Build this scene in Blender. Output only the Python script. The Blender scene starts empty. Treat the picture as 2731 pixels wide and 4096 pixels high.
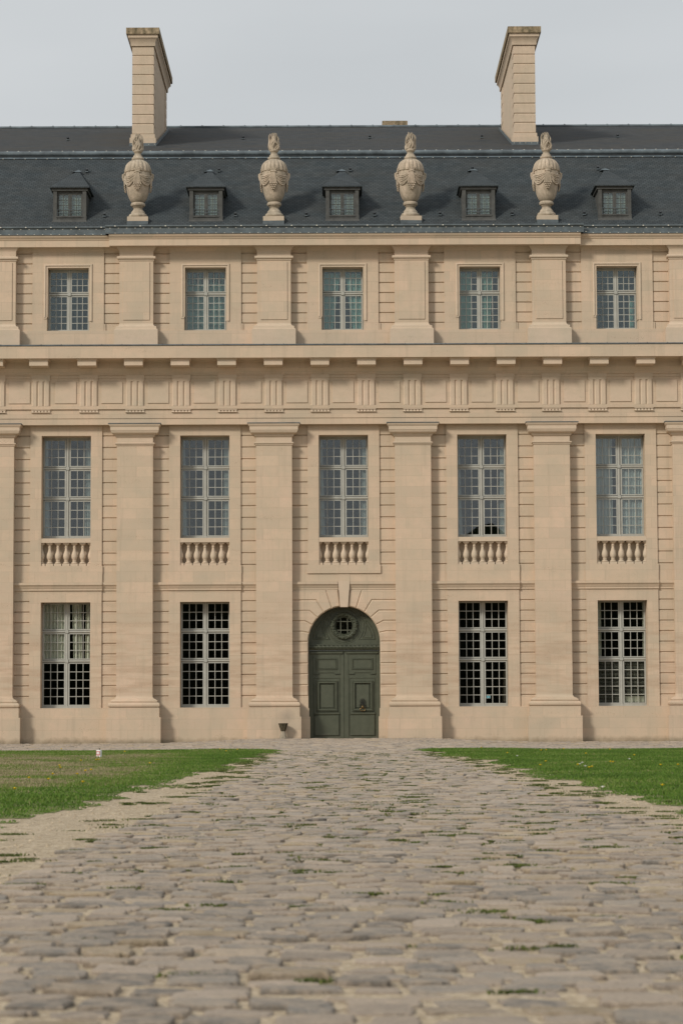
import bpy, math, random
import numpy as np
from mathutils import Vector, Matrix
random.seed(7); rng = np.random.default_rng(7)
S = bpy.context.scene
# ---------------------------------------------------------------- camera
cam = bpy.data.cameras.new('camera'); co = bpy.data.objects.new('camera', cam); S.collection.objects.link(co); S.camera = co
yaw, pitch, roll = 0.0025, 0.0805, -0.0041
cy, sy, cp, sp = math.cos(yaw), math.sin(yaw), math.cos(pitch), math.sin(pitch)
fw = Vector((sy*cp, cy*cp, sp)); rt = Vector((cy, -sy, 0)); up = rt.cross(fw)
R_ = math.cos(roll)*rt + math.sin(roll)*up; U_ = -math.sin(roll)*rt + math.cos(roll)*up
co.matrix_world = Matrix(((R_.x, U_.x, -fw.x, -0.3), (R_.y, U_.y, -fw.y, -88.505), (R_.z, U_.z, -fw.z, 1.15), (0, 0, 0, 1)))
cam.sensor_fit = 'VERTICAL'; cam.sensor_height = 36; cam.sensor_width = 24; cam.lens = 85
cam.clip_start = 0.5; cam.clip_end = 3000
cam.dof.use_dof = True; cam.dof.focus_distance = 86; cam.dof.aperture_fstop = 4.8
S.render.resolution_x = 682; S.render.resolution_y = 1024
# ---------------------------------------------------------------- light
sd = Vector((0.98, 1.0, -0.88)).normalized()          # direction the sunlight travels
w = bpy.data.worlds.new('World'); S.world = w; w.use_nodes = True
nt = w.node_tree; bg = nt.nodes['Background']
sky = nt.nodes.new('ShaderNodeTexSky'); sky.sky_type = 'NISHITA'; sky.sun_disc = False
sky.sun_elevation = math.asin(-sd.z); sky.sun_rotation = math.atan2(-sd.x, -sd.y) % (2*math.pi)
sky.dust_density = 4; sky.air_density = 1.2
tc = nt.nodes.new('ShaderNodeTexCoord'); mp = nt.nodes.new('ShaderNodeMapping'); mp.inputs['Scale'].default_value = (1.2, 1.2, 5)
nz = nt.nodes.new('ShaderNodeTexNoise'); nz.inputs['Scale'].default_value = 2.2; nz.inputs['Detail'].default_value = 4; nz.inputs['Roughness'].default_value = .45
nt.links.new(tc.outputs['Generated'], mp.inputs[0]); nt.links.new(mp.outputs[0], nz.inputs[0])
rmp = nt.nodes.new('ShaderNodeValToRGB'); nt.links.new(nz.outputs[0], rmp.inputs[0])
rmp.color_ramp.elements[0].position = .3; rmp.color_ramp.elements[0].color = (6.0, 6.25, 6.4, 1)
rmp.color_ramp.elements[1].position = .7; rmp.color_ramp.elements[1].color = (7.3, 7.5, 7.6, 1)
mx = nt.nodes.new('ShaderNodeMixRGB'); mx.inputs[0].default_value = .92
sx_ = nt.nodes.new('ShaderNodeSeparateXYZ'); nt.links.new(tc.outputs['Generated'], sx_.inputs[0])
zr0 = nt.nodes.new('ShaderNodeMapRange'); zr0.inputs['From Min'].default_value = .15; zr0.inputs['From Max'].default_value = 1; zr0.inputs['To Min'].default_value = .98; zr0.inputs['To Max'].default_value = 1.12; nt.links.new(sx_.outputs[2], zr0.inputs['Value'])
ml = nt.nodes.new('ShaderNodeMixRGB'); ml.blend_type = 'MULTIPLY'; ml.inputs[0].default_value = 1; nt.links.new(rmp.outputs[0], ml.inputs[1]); nt.links.new(zr0.outputs[0], ml.inputs[2])
nt.links.new(sky.outputs[0], mx.inputs[1]); nt.links.new(ml.outputs[0], mx.inputs[2]); nt.links.new(mx.outputs[0], bg.inputs[0])
bg.inputs[1].default_value = .098
sl = bpy.data.lights.new('sun', 'SUN'); sl.energy = 2.45; sl.angle = math.radians(10); sl.color = (1, .93, .82)
so = bpy.data.objects.new('sun', sl); S.collection.objects.link(so); so.rotation_euler = sd.to_track_quat('-Z', 'Y').to_euler()
S.view_settings.view_transform = 'Standard'; S.view_settings.look = 'None'; S.view_settings.exposure = 0; S.view_settings.gamma = 1
S.render.engine = 'CYCLES'

# ---------------------------------------------------------------- materials
class NT:
    def __init__(s, name):
        s.m = bpy.data.materials.new(name); s.m.use_nodes = True; s.t = s.m.node_tree; s.b = s.t.nodes['Principled BSDF']
    def n(s, typ, **kw):
        o = s.t.nodes.new('ShaderNode'+typ)
        for k, v in kw.items():
            if k in o.inputs: o.inputs[k].default_value = v
            else: setattr(o, k, v)
        return o
    def l(s, a, b): s.t.links.new(a, b)
    def pos(s, sc=(1, 1, 1)):
        g = s.n('NewGeometry'); m = s.n('Mapping'); m.inputs['Scale'].default_value = sc; s.l(g.outputs['Position'], m.inputs[0]); return m.outputs[0]
    def noise(s, vec, scale, detail=4, rough=.55):
        o = s.n('TexNoise', Scale=scale, Detail=detail, Roughness=rough); s.l(vec, o.inputs['Vector']); return o.outputs[0]
    def ramp(s, f, *st):
        o = s.n('ValToRGB'); e = o.color_ramp.elements
        while len(e) < len(st): e.new(.5)
        for i, (p, c) in enumerate(st):
            e[i].position = p; e[i].color = (c if isinstance(c, tuple) else (c, c, c)) + (1,)
        s.l(f, o.inputs[0]); return o.outputs[0]
    def mix(s, f, a, b, mode='MIX'):
        o = s.n('MixRGB', blend_type=mode)
        for i, v in enumerate((f, a, b)):
            if isinstance(v, (int, float)): o.inputs[i].default_value = v if i == 0 else (v, v, v, 1)
            elif isinstance(v, tuple): o.inputs[i].default_value = v+(1,)
            else: s.l(v, o.inputs[i])
        return o.outputs[0]
    def math(s, op, a, b=0.):
        o = s.n('Math', operation=op)
        for i, v in enumerate((a, b)):
            if isinstance(v, (int, float)): o.inputs[i].default_value = v
            else: s.l(v, o.inputs[i])
        return o.outputs[0]
    def bump(s, h, st, dist=.01):
        o = s.n('Bump', Strength=st, Distance=dist); s.l(h, o.inputs['Height']); s.l(o.outputs[0], s.b.inputs['Normal']); return o
    def out(s, col, rough=.9, spec=.2):
        if isinstance(col, tuple): s.b.inputs['Base Color'].default_value = col+(1,)
        else: s.l(col, s.b.inputs['Base Color'])
        s.b.inputs['Roughness'].default_value = rough; s.b.inputs['Specular IOR Level'].default_value = spec; return s.m

def stone_mat(name, stain=0.0, tint=(1, 1, 1), grime=True, blocks=True):
    k = NT(name); P = k.pos()
    sx = k.n('SeparateXYZ'); k.l(P, sx.inputs[0]); X, Y, Z = sx.outputs
    xy = k.math('ADD', X, Y)
    cb = k.n('CombineXYZ'); k.l(xy, cb.inputs[0]); k.l(Z, cb.inputs[1])
    n1 = k.noise(P, .7, 5, .6); n2 = k.noise(P, 3.5, 6, .65); n3 = k.noise(P, 26, 3, .7)
    col = k.ramp(n1, (.3, (.50, .422, .327)), (.5, (.555, .448, .342)), (.7, (.59, .463, .358)))
    if blocks:
        br = k.n('TexBrick', Scale=1, **{'Mortar Size': .007, 'Mortar Smooth': .3, 'Brick Width': 1.16, 'Row Height': .385, 'Bias': 0})
        br.offset = .5; br.squash = 1
        br.inputs['Color1'].default_value = (.87, .875, .85, 1); br.inputs['Color2'].default_value = (1.06, 1.01, .965, 1); br.inputs['Mortar'].default_value = (.76, .74, .70, 1)
        wob = k.n('Mapping'); wob.inputs['Location'].default_value = (.31, .42, 0); k.l(cb.outputs[0], wob.inputs[0]); k.l(wob.outputs[0], br.inputs['Vector'])
        col = k.mix(.72, col, br.outputs[0], 'MULTIPLY')
        col = k.mix(1, col, (1.0, .995, .995), 'MULTIPLY')
    col = k.mix(k.ramp(n2, (.42, 0.), (.75, .55)), col, (.47, .40, .30))
    # weathered bands with a horizontal grain, strongest on the lower courses
    hm = k.pos((.45, .45, 3.2)); hb = k.noise(hm, 1.3, 5, .6)
    zr = k.ramp(k.math('MULTIPLY', Z, .1), (.10, 0.), (.19, 1.), (.36, .8), (.52, .12))
    col = k.mix(k.math('MULTIPLY', k.math('MULTIPLY', k.ramp(hb, (.44, 0.), (.62, 1.)), zr), .6), col, (.425, .305, .215))
    col = k.mix(k.math('MULTIPLY', k.ramp(n3, (.52, 0.), (.8, 1.)), .22), col, (.36, .28, .19))
    if grime:
        gz = k.math('ADD', k.math('MULTIPLY', Z, 2.2), k.math('MULTIPLY', n2, .9))
        col = k.mix(k.ramp(gz, (.12, .75), (.62, 0.)), col, (.17, .145, .095))
    if blocks and grime:
        dr1 = k.noise(k.pos((2.6, 2.6, .22)), 1.5, 5, .6)
        col = k.mix(k.ramp(dr1, (.54, 0.), (.74, .38)), col, (.36, .30, .225))
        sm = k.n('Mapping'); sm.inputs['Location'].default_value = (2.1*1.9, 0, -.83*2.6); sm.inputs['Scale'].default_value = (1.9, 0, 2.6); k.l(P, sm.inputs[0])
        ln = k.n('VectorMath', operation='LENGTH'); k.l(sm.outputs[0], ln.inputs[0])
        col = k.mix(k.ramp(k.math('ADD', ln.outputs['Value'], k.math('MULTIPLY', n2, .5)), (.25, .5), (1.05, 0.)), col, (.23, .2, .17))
    if stain:
        st = k.noise(k.pos((5, 5, .9)), 1.1, 5, .7); st2 = k.noise(P, 9, 5, .7)
        f = k.math('MULTIPLY', k.ramp(k.math('ADD', k.math('MULTIPLY', st, .6), k.math('MULTIPLY', st2, .4)), (.38, 0.), (.58, 1.)), stain)
        col = k.mix(f, col, (.13, .115, .08))
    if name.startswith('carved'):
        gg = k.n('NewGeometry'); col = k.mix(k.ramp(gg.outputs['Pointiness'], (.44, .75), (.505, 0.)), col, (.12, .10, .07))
    if tint != (1, 1, 1): col = k.mix(1, col, tint, 'MULTIPLY')
    vo = k.n('TexVoronoi', Scale=14); k.l(k.pos((1, 1, 2.2)), vo.inputs['Vector'])
    pit = k.ramp(k.math('ADD', vo.outputs['Distance'], k.math('MULTIPLY', k.math('SUBTRACT', .62, hb), 1.0)), (.13, 0.), (.2, 1.))
    col = k.mix(k.ramp(pit, (0, .55), (1, 0.)), col, (.2, .145, .09))
    h = k.math('ADD', k.math('MULTIPLY', n3, .35), k.math('ADD', k.math('MULTIPLY', pit, .6), k.math('MULTIPLY', n2, .5)))
    k.bump(h, .45, .012)
    return k.out(col, .92, .15)
M = {}
M['stone'] = stone_mat('limestone')
M['stone_plain'] = stone_mat('limestone_plain', blocks=False)
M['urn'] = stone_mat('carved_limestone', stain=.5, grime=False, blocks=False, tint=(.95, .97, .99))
M['stained'] = stone_mat('stained_cap_stone', stain=.95, grime=False, tint=(.8, .78, .7))
M['chim'] = stone_mat('chimney_limestone', stain=.12, grime=False, blocks=False)

def slate(name, kz, tone, brown):
    k = NT(name); P = k.pos(); sx = k.n('SeparateXYZ'); k.l(P, sx.inputs[0])
    cb = k.n('CombineXYZ'); k.l(sx.outputs[0], cb.inputs[0]); k.l(k.math('MULTIPLY', sx.outputs[2], kz), cb.inputs[1])
    br = k.n('TexBrick', Scale=1, **{'Mortar Size': .011, 'Mortar Smooth': .2, 'Brick Width': .17, 'Row Height': .115}); br.offset = .5
    br.inputs['Color1'].default_value = tuple(c*.88 for c in tone)+(1,); br.inputs['Color2'].default_value = tuple(c*1.12 for c in tone)+(1,); br.inputs['Mortar'].default_value = tuple(c*.5 for c in tone)+(1,)
    k.l(cb.outputs[0], br.inputs['Vector'])
    br2 = k.n('TexBrick', Scale=1, **{'Mortar Size': 0., 'Brick Width': .34, 'Row Height': .23}); br2.offset = .37
    br2.inputs['Color1'].default_value = (.75, .78, .8, 1); br2.inputs['Color2'].default_value = (1.2, 1.16, 1.14, 1); k.l(cb.outputs[0], br2.inputs['Vector'])
    col = k.mix(.6, br.outputs[0], br2.outputs[0], 'MULTIPLY')
    n = k.noise(k.pos((.6, 1.6, 1.2)), .8, 6, .7); n2 = k.noise(k.pos((2, 2, .5)), 1.2, 5, .7)
    col = k.mix(k.math('MULTIPLY', k.ramp(n, (.4, 0.), (.65, 1.)), brown), col, (.075, .064, .05))
    col = k.mix(k.ramp(n2, (.45, 0.), (.8, .4)), col, tuple(c*.55 for c in tone))
    k.bump(k.math('ADD', br.outputs['Fac'], k.math('MULTIPLY', k.noise(P, 30, 3), -.3)), .5, -.01)
    return k.out(col, .8, .08)
M['slate'] = slate('blue_slate', 1.56, (.056, .067, .073), .2)
M['slate_top'] = slate('weathered_slate', 3.2, (.058, .064, .069), .5)
M['slate_hood'] = slate('hood_slate', 2.6, (.060, .071, .077), .1)
def simple(name, col, rough=.6, spec=.4, var=.25, sc=6, metal=0, bump=.15):
    k = NT(name); P = k.pos(); n = k.noise(P, sc, 5, .6)
    c = k.ramp(n, (.3, tuple(x*(1-var) for x in col)), (.7, tuple(min(1, x*(1+var)) for x in col)))
    if bump: k.bump(n, bump, .01)
    k.b.inputs['Metallic'].default_value = metal
    return k.out(c, rough, spec)
M['lead'] = simple('lead_sheet', (.085, .105, .115), .55, .5, .3, 3)
M['roll'] = simple('lead_roll', (.095, .12, .135), .5, .5, .45, 2.2)
M['lead_dark'] = simple('dark_lead', (.04, .045, .05), .6, .4, .3, 3)
M['clip'] = simple('pale_clip', (.62, .60, .52), .5, .4, .1)
M['frame'] = simple('grey_green_paint', (.375, .375, .34), .5, .4, .08, 3)
M['bars'] = simple('bar_paint', (.13, .135, .10), .5, .4, .1)
M['dframe'] = simple('dark_grey_timber', (.075, .076, .072), .7, .3, .25, 5)
M['iron'] = simple('black_iron', (.012, .012, .011), .5, .5, .2)
M['brass'] = simple('old_brass', (.22, .15, .07), .45, .5, .3, 30, 1)
M['white'] = simple('white_plastic', (.72, .72, .72), .5, .4, .05)
M['red'] = simple('red_print', (.45, .05, .03), .5, .4, .1)
M['teal'] = simple('teal_print', (.02, .24, .30), .4, .4, .05)
M['curtain'] = simple('sheer_curtain', (.62, .64, .62), .9, .1, .08, 5)
M['linen'] = simple('beige_curtain', (.56, .57, .50), .9, .1, .08, 5)
M['greenblind'] = simple('grey_green_blind', (.42, .48, .41), .8, .2, .15, 2)  # colour stands in for sky reflected in the dormer glass
M['blind'] = simple('dark_blind', (.07, .065, .055), .7, .2, .1)
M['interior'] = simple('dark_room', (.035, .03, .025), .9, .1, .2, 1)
M['bollard_dark'] = simple('dark_weathered_stone', (.07, .06, .038), .9, .2, .45, 9, 0, .5)
M['bollard_pale'] = simple('worn_pale_stone', (.30, .26, .20), .9, .2, .3, 9, 0, .5)
M['yellow'] = simple('yellow_petals', (.75, .52, .02), .7, .2, .1)
M['petal'] = simple('white_petals', (.75, .75, .7), .7, .2, .1)
M['stem'] = simple('green_stem', (.06, .11, .02), .8, .2, .2)
k = NT('door_paint'); n = k.noise(k.pos((1, 1, 1)), 5, 5, .6); sc_ = k.noise(k.pos((3, 3, 9)), 4, 6, .75)
c = k.ramp(n, (.3, (.062, .070, .047)), (.7, (.083, .091, .062)))
zz = k.n('SeparateXYZ'); k.l(k.pos(), zz.inputs[0])
zt = k.ramp(k.math('MULTIPLY', zz.outputs[2], .1), (.34, 0.), (.36, 1.))
c = k.mix(k.math('MULTIPLY', k.math('MULTIPLY', k.ramp(sc_, (.60, 0.), (.64, 1.)), zt), .7), c, (.018, .016, .012))
zb = k.ramp(zz.outputs[2], (.0, .6), (.45, 0.)); c = k.mix(k.math('MULTIPLY', zb, k.ramp(n, (.4, 0.), (.6, 1.))), c, (.09, .085, .065))
k.bump(n, .1, .01); M['door'] = k.out(c, .5, .4)
# window glass: clear pane with a strong outdoor reflection
def glass(name, refl, tint):
    k = NT(name); tr = k.n('BsdfTransparent'); tr.inputs[0].default_value = tint+(1,)
    gl = k.n('BsdfGlossy'); gl.inputs['Roughness'].default_value = .01; gl.inputs[0].default_value = (.92, .95, .98, 1)
    
    ms = k.n('MixShader'); ms.inputs[0].default_value = refl; k.l(tr.outputs[0], ms.inputs[1]); k.l(gl.outputs[0], ms.inputs[2])
    k.l(ms.outputs[0], k.t.nodes['Material Output'].inputs[0]); return k.m
M['glass'] = glass('window_glass', .075, (.8, .84, .84)); M['glass_low'] = glass('clear_glass', .03, (.94, .95, .93)); M['glass_top'] = glass('greenish_glass', .08, (.66, .79, .77))
# ground
def sand_col(k, P):
    n1 = k.noise(P, .5, 5, .6); n2 = k.noise(P, 9, 5, .7); n3 = k.noise(P, 34, 4, .8)
    c = k.ramp(n1, (.3, (.38, .305, .205)), (.7, (.50, .405, .285)))
    c = k.mix(k.ramp(n2, (.42, 0.), (.62, .9)), c, (.24, .185, .125)); c = k.mix(k.ramp(n3, (.52, 0.), (.60, .8)), c, (.62, .53, .41))
    return c, k.math('ADD', n2, k.math('MULTIPLY', n3, .6))
k = NT('sandy_gravel'); P = k.pos(); c, h = sand_col(k, P); k.bump(h, .8, .02)
M['gravel'] = k.out(c, .95, .1)
k = NT('turf_soil'); P = k.pos(); n = k.noise(P, 3, 5, .7); M['turf'] = k.out(k.ramp(n, (.3, (.10, .14, .035)), (.7, (.22, .20, .10))), .95, .1)
k = NT('paving_stone'); P = k.pos(); at = k.n('Attribute', attribute_name='tone'); at2 = k.n('Attribute', attribute_name='hue')
c = k.ramp(at2.outputs['Fac'], (.0, (.195, .18, .16)), (.35, (.27, .24, .205)), (.6, (.345, .285, .23)), (.9, (.40, .33, .265)), (1, (.35, .275, .18)))
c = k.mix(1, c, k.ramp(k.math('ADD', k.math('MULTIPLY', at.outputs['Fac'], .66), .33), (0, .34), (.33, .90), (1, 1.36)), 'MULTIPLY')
n2 = k.noise(P, 9, 6, .7); n3 = k.noise(P, 45, 5, .75)
c = k.mix(k.ramp(n2, (.40, 0.), (.60, .75)), c, (.46, .375, .29)); c = k.mix(k.ramp(n3, (.5, 0.), (.72, .45)), c, (.17, .145, .12))
k.bump(k.math('ADD', n2, k.math('MULTIPLY', n3, .6)), 1.0, .035); M['paving'] = k.out(c, .85, .25)
def blade_mat(name, stops):
    k = NT(name); at = k.n('Attribute', attribute_name='tone'); c = k.ramp(at.outputs['Fac'], *stops); k.out(c, .7, .25)
    tl = k.n('BsdfTranslucent'); k.l(c, tl.inputs[0]); ms = k.n('MixShader'); ms.inputs[0].default_value = .3
    k.l(k.b.outputs[0], ms.inputs[1]); k.l(tl.outputs[0], ms.inputs[2]); k.l(ms.outputs[0], k.t.nodes['Material Output'].inputs[0]); return k.m
M['grass'] = blade_mat('grass_blades', [(0, (.06, .112, .018)), (.35, (.108, .205, .028)), (.6, (.17, .24, .048)), (.8, (.27, .25, .12)), (1, (.38, .31, .20))])
M['moss'] = blade_mat('moss_and_weeds', [(0, (.05, .07, .018)), (.4, (.095, .13, .03)), (.75, (.16, .18, .05)), (1, (.24, .22, .11))])
k = NT('far_leaves'); M['wood'] = k.out(k.ramp(k.noise(k.pos(), .4, 5), (.3, (.012, .02, .007)), (.7, (.035, .045, .018))), .9, .1)

# ---------------------------------------------------------------- mesh builder
class MB:
    def __init__(s): s.v = []; s.f = []; s.mi = []; s.cur = 0
    def add(s, vs, fs):
        o = len(s.v); s.v += [tuple(p) for p in vs]; s.f += [tuple(i+o for i in f) for f in fs]; s.mi += [s.cur]*len(fs)
    def box(s, x0, x1, y0, y1, z0, z1):
        s.add([(x0, y0, z0), (x1, y0, z0), (x1, y1, z0), (x0, y1, z0), (x0, y0, z1), (x1, y0, z1), (x1, y1, z1), (x0, y1, z1)],
              [(0, 3, 2, 1), (4, 5, 6, 7), (0, 1, 5, 4), (1, 2, 6, 5), (2, 3, 7, 6), (3, 0, 4, 7)])
    def frust(s, x0, x1, y0, y1, z0, z1, b, side='y'):   # box whose front (-y) face is inset by b: chamfered slab
        s.add([(x0, y1, z0), (x1, y1, z0), (x1, y1, z1), (x0, y1, z1), (x0, y0+b, z0), (x1, y0+b, z0), (x1, y0+b, z1), (x0, y0+b, z1),
               (x0+b, y0, z0+b), (x1-b, y0, z0+b), (x1-b, y0, z1-b), (x0+b, y0, z1-b)],
              [(0, 3, 2, 1)[::-1], (8, 9, 10, 11), (4, 5, 9, 8), (5, 6, 10, 9), (6, 7, 11, 10), (7, 4, 8, 11), (0, 1, 5, 4), (1, 2, 6, 5), (2, 3, 7, 6), (3, 0, 4, 7)])
    def strip(s, x0, x1, prof, close=True):              # prof [(y,z)] swept along x
        n = len(prof); vs = [(x0, y, z) for y, z in prof]+[(x1, y, z) for y, z in prof]
        fs = [(i, i+n, i+1+n, i+1) for i in range(n-1)]
        s.add(vs, fs)
        if close: s.add(vs[:n], [tuple(range(n))]); s.add(vs[n:], [tuple(range(n))[::-1]])
    def ring(s, x0, x1, yf, yb, prof, four=False):       # prof [(z,out)]
        vs = []
        for z, o in prof: vs += [(x0-o, yb+(o if four else 0), z), (x0-o, yf-o, z), (x1+o, yf-o, z), (x1+o, yb+(o if four else 0), z)]
        fs = []; n = len(prof)
        for i in range(n-1):
            a = 4*i
            for j in range(4): b = (j+1) % 4; fs.append((a+j, a+4+j, a+4+b, a+b))
        fs += [(0, 1, 2, 3), tuple(4*(n-1)+j for j in (3, 2, 1, 0))]
        s.add(vs, fs)
    def lathe(s, cx, cyy, prof, n=24, mod=None, sq=1.0):
        vs = []
        for z, r in prof:
            for j in range(n):
                a = 2*math.pi*j/n; rr = r*(mod(a, z) if mod else 1); vs.append((cx+rr*math.cos(a), cyy+rr*math.sin(a)*sq, z))
        m = len(prof); fs = [(i*n+j, i*n+(j+1) % n, (i+1)*n+(j+1) % n, (i+1)*n+j) for i in range(m-1) for j in range(n)]
        fs += [tuple(range(n))[::-1], tuple((m-1)*n+j for j in range(n))]
        s.add(vs, fs)
    def tube(s, pts, rad, n=8, cap=True):
        pts = [Vector(p) for p in pts]; rad = rad if isinstance(rad, (list, tuple)) else [rad]*len(pts); vs = []; ref = Vector((0.13, 1, .21)).normalized()
        for i, p in enumerate(pts):
            t = (pts[min(i+1, len(pts)-1)]-pts[max(i-1, 0)]).normalized(); u = t.cross(ref)
            u = u.normalized() if u.length > 1e-3 else Vector((1, 0, 0)); v = t.cross(u)
            for j in range(n): a = 2*math.pi*j/n; vs.append(p+u*rad[i]*math.cos(a)+v*rad[i]*math.sin(a))
        fs = [(i*n+j, i*n+(j+1) % n, (i+1)*n+(j+1) % n, (i+1)*n+j) for i in range(len(pts)-1) for j in range(n)]
        if cap: fs += [tuple(range(n))[::-1], tuple((len(pts)-1)*n+j for j in range(n))]
        s.add(vs, fs)
    def prism(s, poly, y0, y1, b=0.0):                   # polygon [(x,z)] counter-clockwise seen from -y, extruded in y; b chamfers the front edge
        n = len(poly)
        if b:
            cx = sum(p[0] for p in poly)/n; cz = sum(p[1] for p in poly)/n; inner = []
            for i in range(n):
                a, p, c = poly[i-1], poly[i], poly[(i+1) % n]
                def nrm(u, v): dx, dz = v[0]-u[0], v[1]-u[1]; l = math.hypot(dx, dz) or 1; return (-dz/l, dx/l)
                n1, n2 = nrm(a, p), nrm(p, c); mx_, mz_ = n1[0]+n2[0], n1[1]+n2[1]; d = max(.35, (mx_*mx_+mz_*mz_)/2)
                inner.append((p[0]+mx_*b/d, p[1]+mz_*b/d))
            vs = [(x, y1, z) for x, z in poly]+[(x, y0+b, z) for x, z in poly]+[(x, y0, z) for x, z in inner]
            fs = [tuple(range(2*n, 3*n))]+[(i+n, (i+1) % n+n, (i+1) % n+2*n, i+2*n) for i in range(n)]+[(i, (i+1) % n, (i+1) % n+n, i+n) for i in range(n)]
        else:
            vs = [(x, y1, z) for x, z in poly]+[(x, y0, z) for x, z in poly]
            fs = [tuple(range(n, 2*n)), tuple(range(n))[::-1]]+[(i, (i+1) % n, (i+1) % n+n, i+n) for i in range(n)]
        s.add(vs, fs)
    def mesh(s, name, mats, ang=32):
        me = bpy.data.meshes.new(name); me.from_pydata(s.v, [], s.f)
        mats = mats if isinstance(mats, (list, tuple)) else [mats]
        for m in mats: me.materials.append(M[m])
        if len(mats) > 1: me.polygons.foreach_set('material_index', s.mi)
        me.update(); me.polygons.foreach_set('use_smooth', [True]*len(me.polygons)); me.set_sharp_from_angle(angle=math.radians(ang)); return me
def link(name, data, parent=None, loc=None, **kw):
    o = bpy.data.objects.new(name, data); S.collection.objects.link(o); o.parent = parent
    if loc: o.location = loc
    for a, b in kw.items(): o[a] = b
    return o
def put(mb, name, mats, parent=None, loc=None, **kw): return link(name, mb.mesh(name, mats), parent, loc, **kw)
def copy_tree(o, parent=None, loc=None):
    c = o.copy(); S.collection.objects.link(c); c.parent = parent
    if loc is not None: c.location = loc
    for ch in list(o.children): copy_tree(ch, c)
    return c

P = 5.09
KB = [-2, -1, 0, 1, 2]; KP = [-2.5, -1.5, -.5, .5, 1.5, 2.5]
palace = link('palace', None, label='pale limestone palace pavilion with giant pilasters, slate roof and dark green door', category='building')
XL, XR = -17.6, 17.6
fz = lambda z: 1.15+(z-1.15)*1.0039
fa = lambda z: 1.15+(z-1.15)*1.0021

# ---------------------------------------------------------------- walls
def joints(z0, step, n, top, bot, y=.05, d=.045, g=.030):
    """wall profile with bevelled horizontal joints; list of (y,z) bottom to top"""
    pr = [(y, bot)]
    for i in range(n):
        z = z0+step*i
        if z <= bot+.03 or z >= top-.03: continue
        pr += [(y, z-g), (y+d, z-.006), (y+d, z+.010), (y, z+g*.9)]
    pr.append((y, top)); return pr
ZL = (1.576, .3850, 10); ZM = (6.373, .4330, 12); ZA = (15.371, .375, 8)
wall = MB()
HW = .906; WX = 1.318
def frame_panel(mb, cx, hw, x1, z0, z1, oz0, oz1, y0, y1):
    mb.box(cx-x1, cx-hw, y0, y1, z0, z1); mb.box(cx+hw, cx+x1, y0, y1, z0, z1)
    mb.box(cx-hw, cx+hw, y0, y1, oz1, z1)
    if oz0 > z0: mb.box(cx-hw, cx+hw, y0, y1, z0, oz0)
for kb in KB + [-3, 3]:
    cx = kb*P
    for s in (-1, 1):                                   # rusticated strips either side of the window panel
        xa, xb = sorted((cx+s*WX, cx+s*2.0))
        if kb != 0: wall.strip(xa, xb, joints(*ZL, 5.44, 1.14)+[(.9, 5.44), (.9, 1.14)])
        wall.strip(xa, xb, joints(*ZM, 11.52, 6.03)+[(.9, 11.52), (.9, 6.03)])
    for s in (-1, 1):
        xa, xb = sorted((cx+s*1.326, cx+s*2.0))
        wall.strip(xa, xb, joints(*ZA, 18.2, 15.09, y=.415)+[(1.2, 18.2), (1.2, 15.09)])
    if kb != 0:
        frame_panel(wall, cx, HW, WX, 1.154, 5.44, 1.154, 5.013, 0, .85)
        wall.box(cx-2.0, cx+2.0, -.03, .9, .812, 1.153)
        wall.box(cx-2.0, cx+2.0, -.08, .9, -.6, .811)
    # string course between the storeys
    sc = [(0.85, 5.43), (-.035, 5.43), (-.05, 5.44), (-.05, 5.498), (-.062, 5.51), (-.075, 5.56), (-.10, 5.61), (-.135, 5.64), (-.135, 5.73), (-.02, 5.735), (-.02, 6.039), (0.85, 6.039)]
    sb = [(y if y > .5 else y+.06, z) for y, z in sc]
    if kb != 0:
        wall.strip(cx-WX-.02, cx+WX+.02, sc); wall.strip(cx-2.0, cx-WX-.02, sb); wall.strip(cx+WX+.02, cx+2.0, sb)
    else:
        wall.strip(-2.0, -.225, sb); wall.strip(.225, 2.0, sb); wall.box(-.225, .225, .03, .85, 5.44, 6.039)
    wall.box(cx-WX-.03, cx+WX+.03, -.01, .85, 6.04, 6.349)
    frame_panel(wall, cx, HW, WX, 6.35, 11.53, 6.35, 11.14, 0, .85)
    # attic
    frame_panel(wall, cx, .785, 1.326, 15.1, 18.03, 15.1, 17.50, .365, 1.1)
    wall.box(cx+1.326, cx+1.39, .38, 1.1, 15.1, 15.36)
    wall.box(cx-2.0, cx+2.0, .335, 1.1, 14.2, 15.099)
    cv = [(.9, 18.03), (.36, 18.03), (.345, 18.07), (.31, 18.13), (.25, 18.18), (.235, 18.228), (.9, 18.228)]
    wall.strip(cx-1.33, cx+1.33, cv); cv2 = [(y+.05 if y < .9 else y, z+.002) for y, z in cv]; wall.strip(cx-2.0, cx-1.33, cv2); wall.strip(cx+1.33, cx+2.0, cv2)
for kb in KB + [-3, 3]:                                 # wall core behind the giant pilasters
    for s in (-1,):
        x0 = kb*P+s*P/2
        wall.box(x0-.56, x0+.56, -.02, .9, -.6, 11.5); wall.box(x0-.56, x0+.56, .3, 1.1, 14.2, 18.2)
wall.box(XL, -13.0-P+3.0, .9, 1.0, -.6, 18.2) if False else None
put(wall, 'wall', 'stone', palace)
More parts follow.
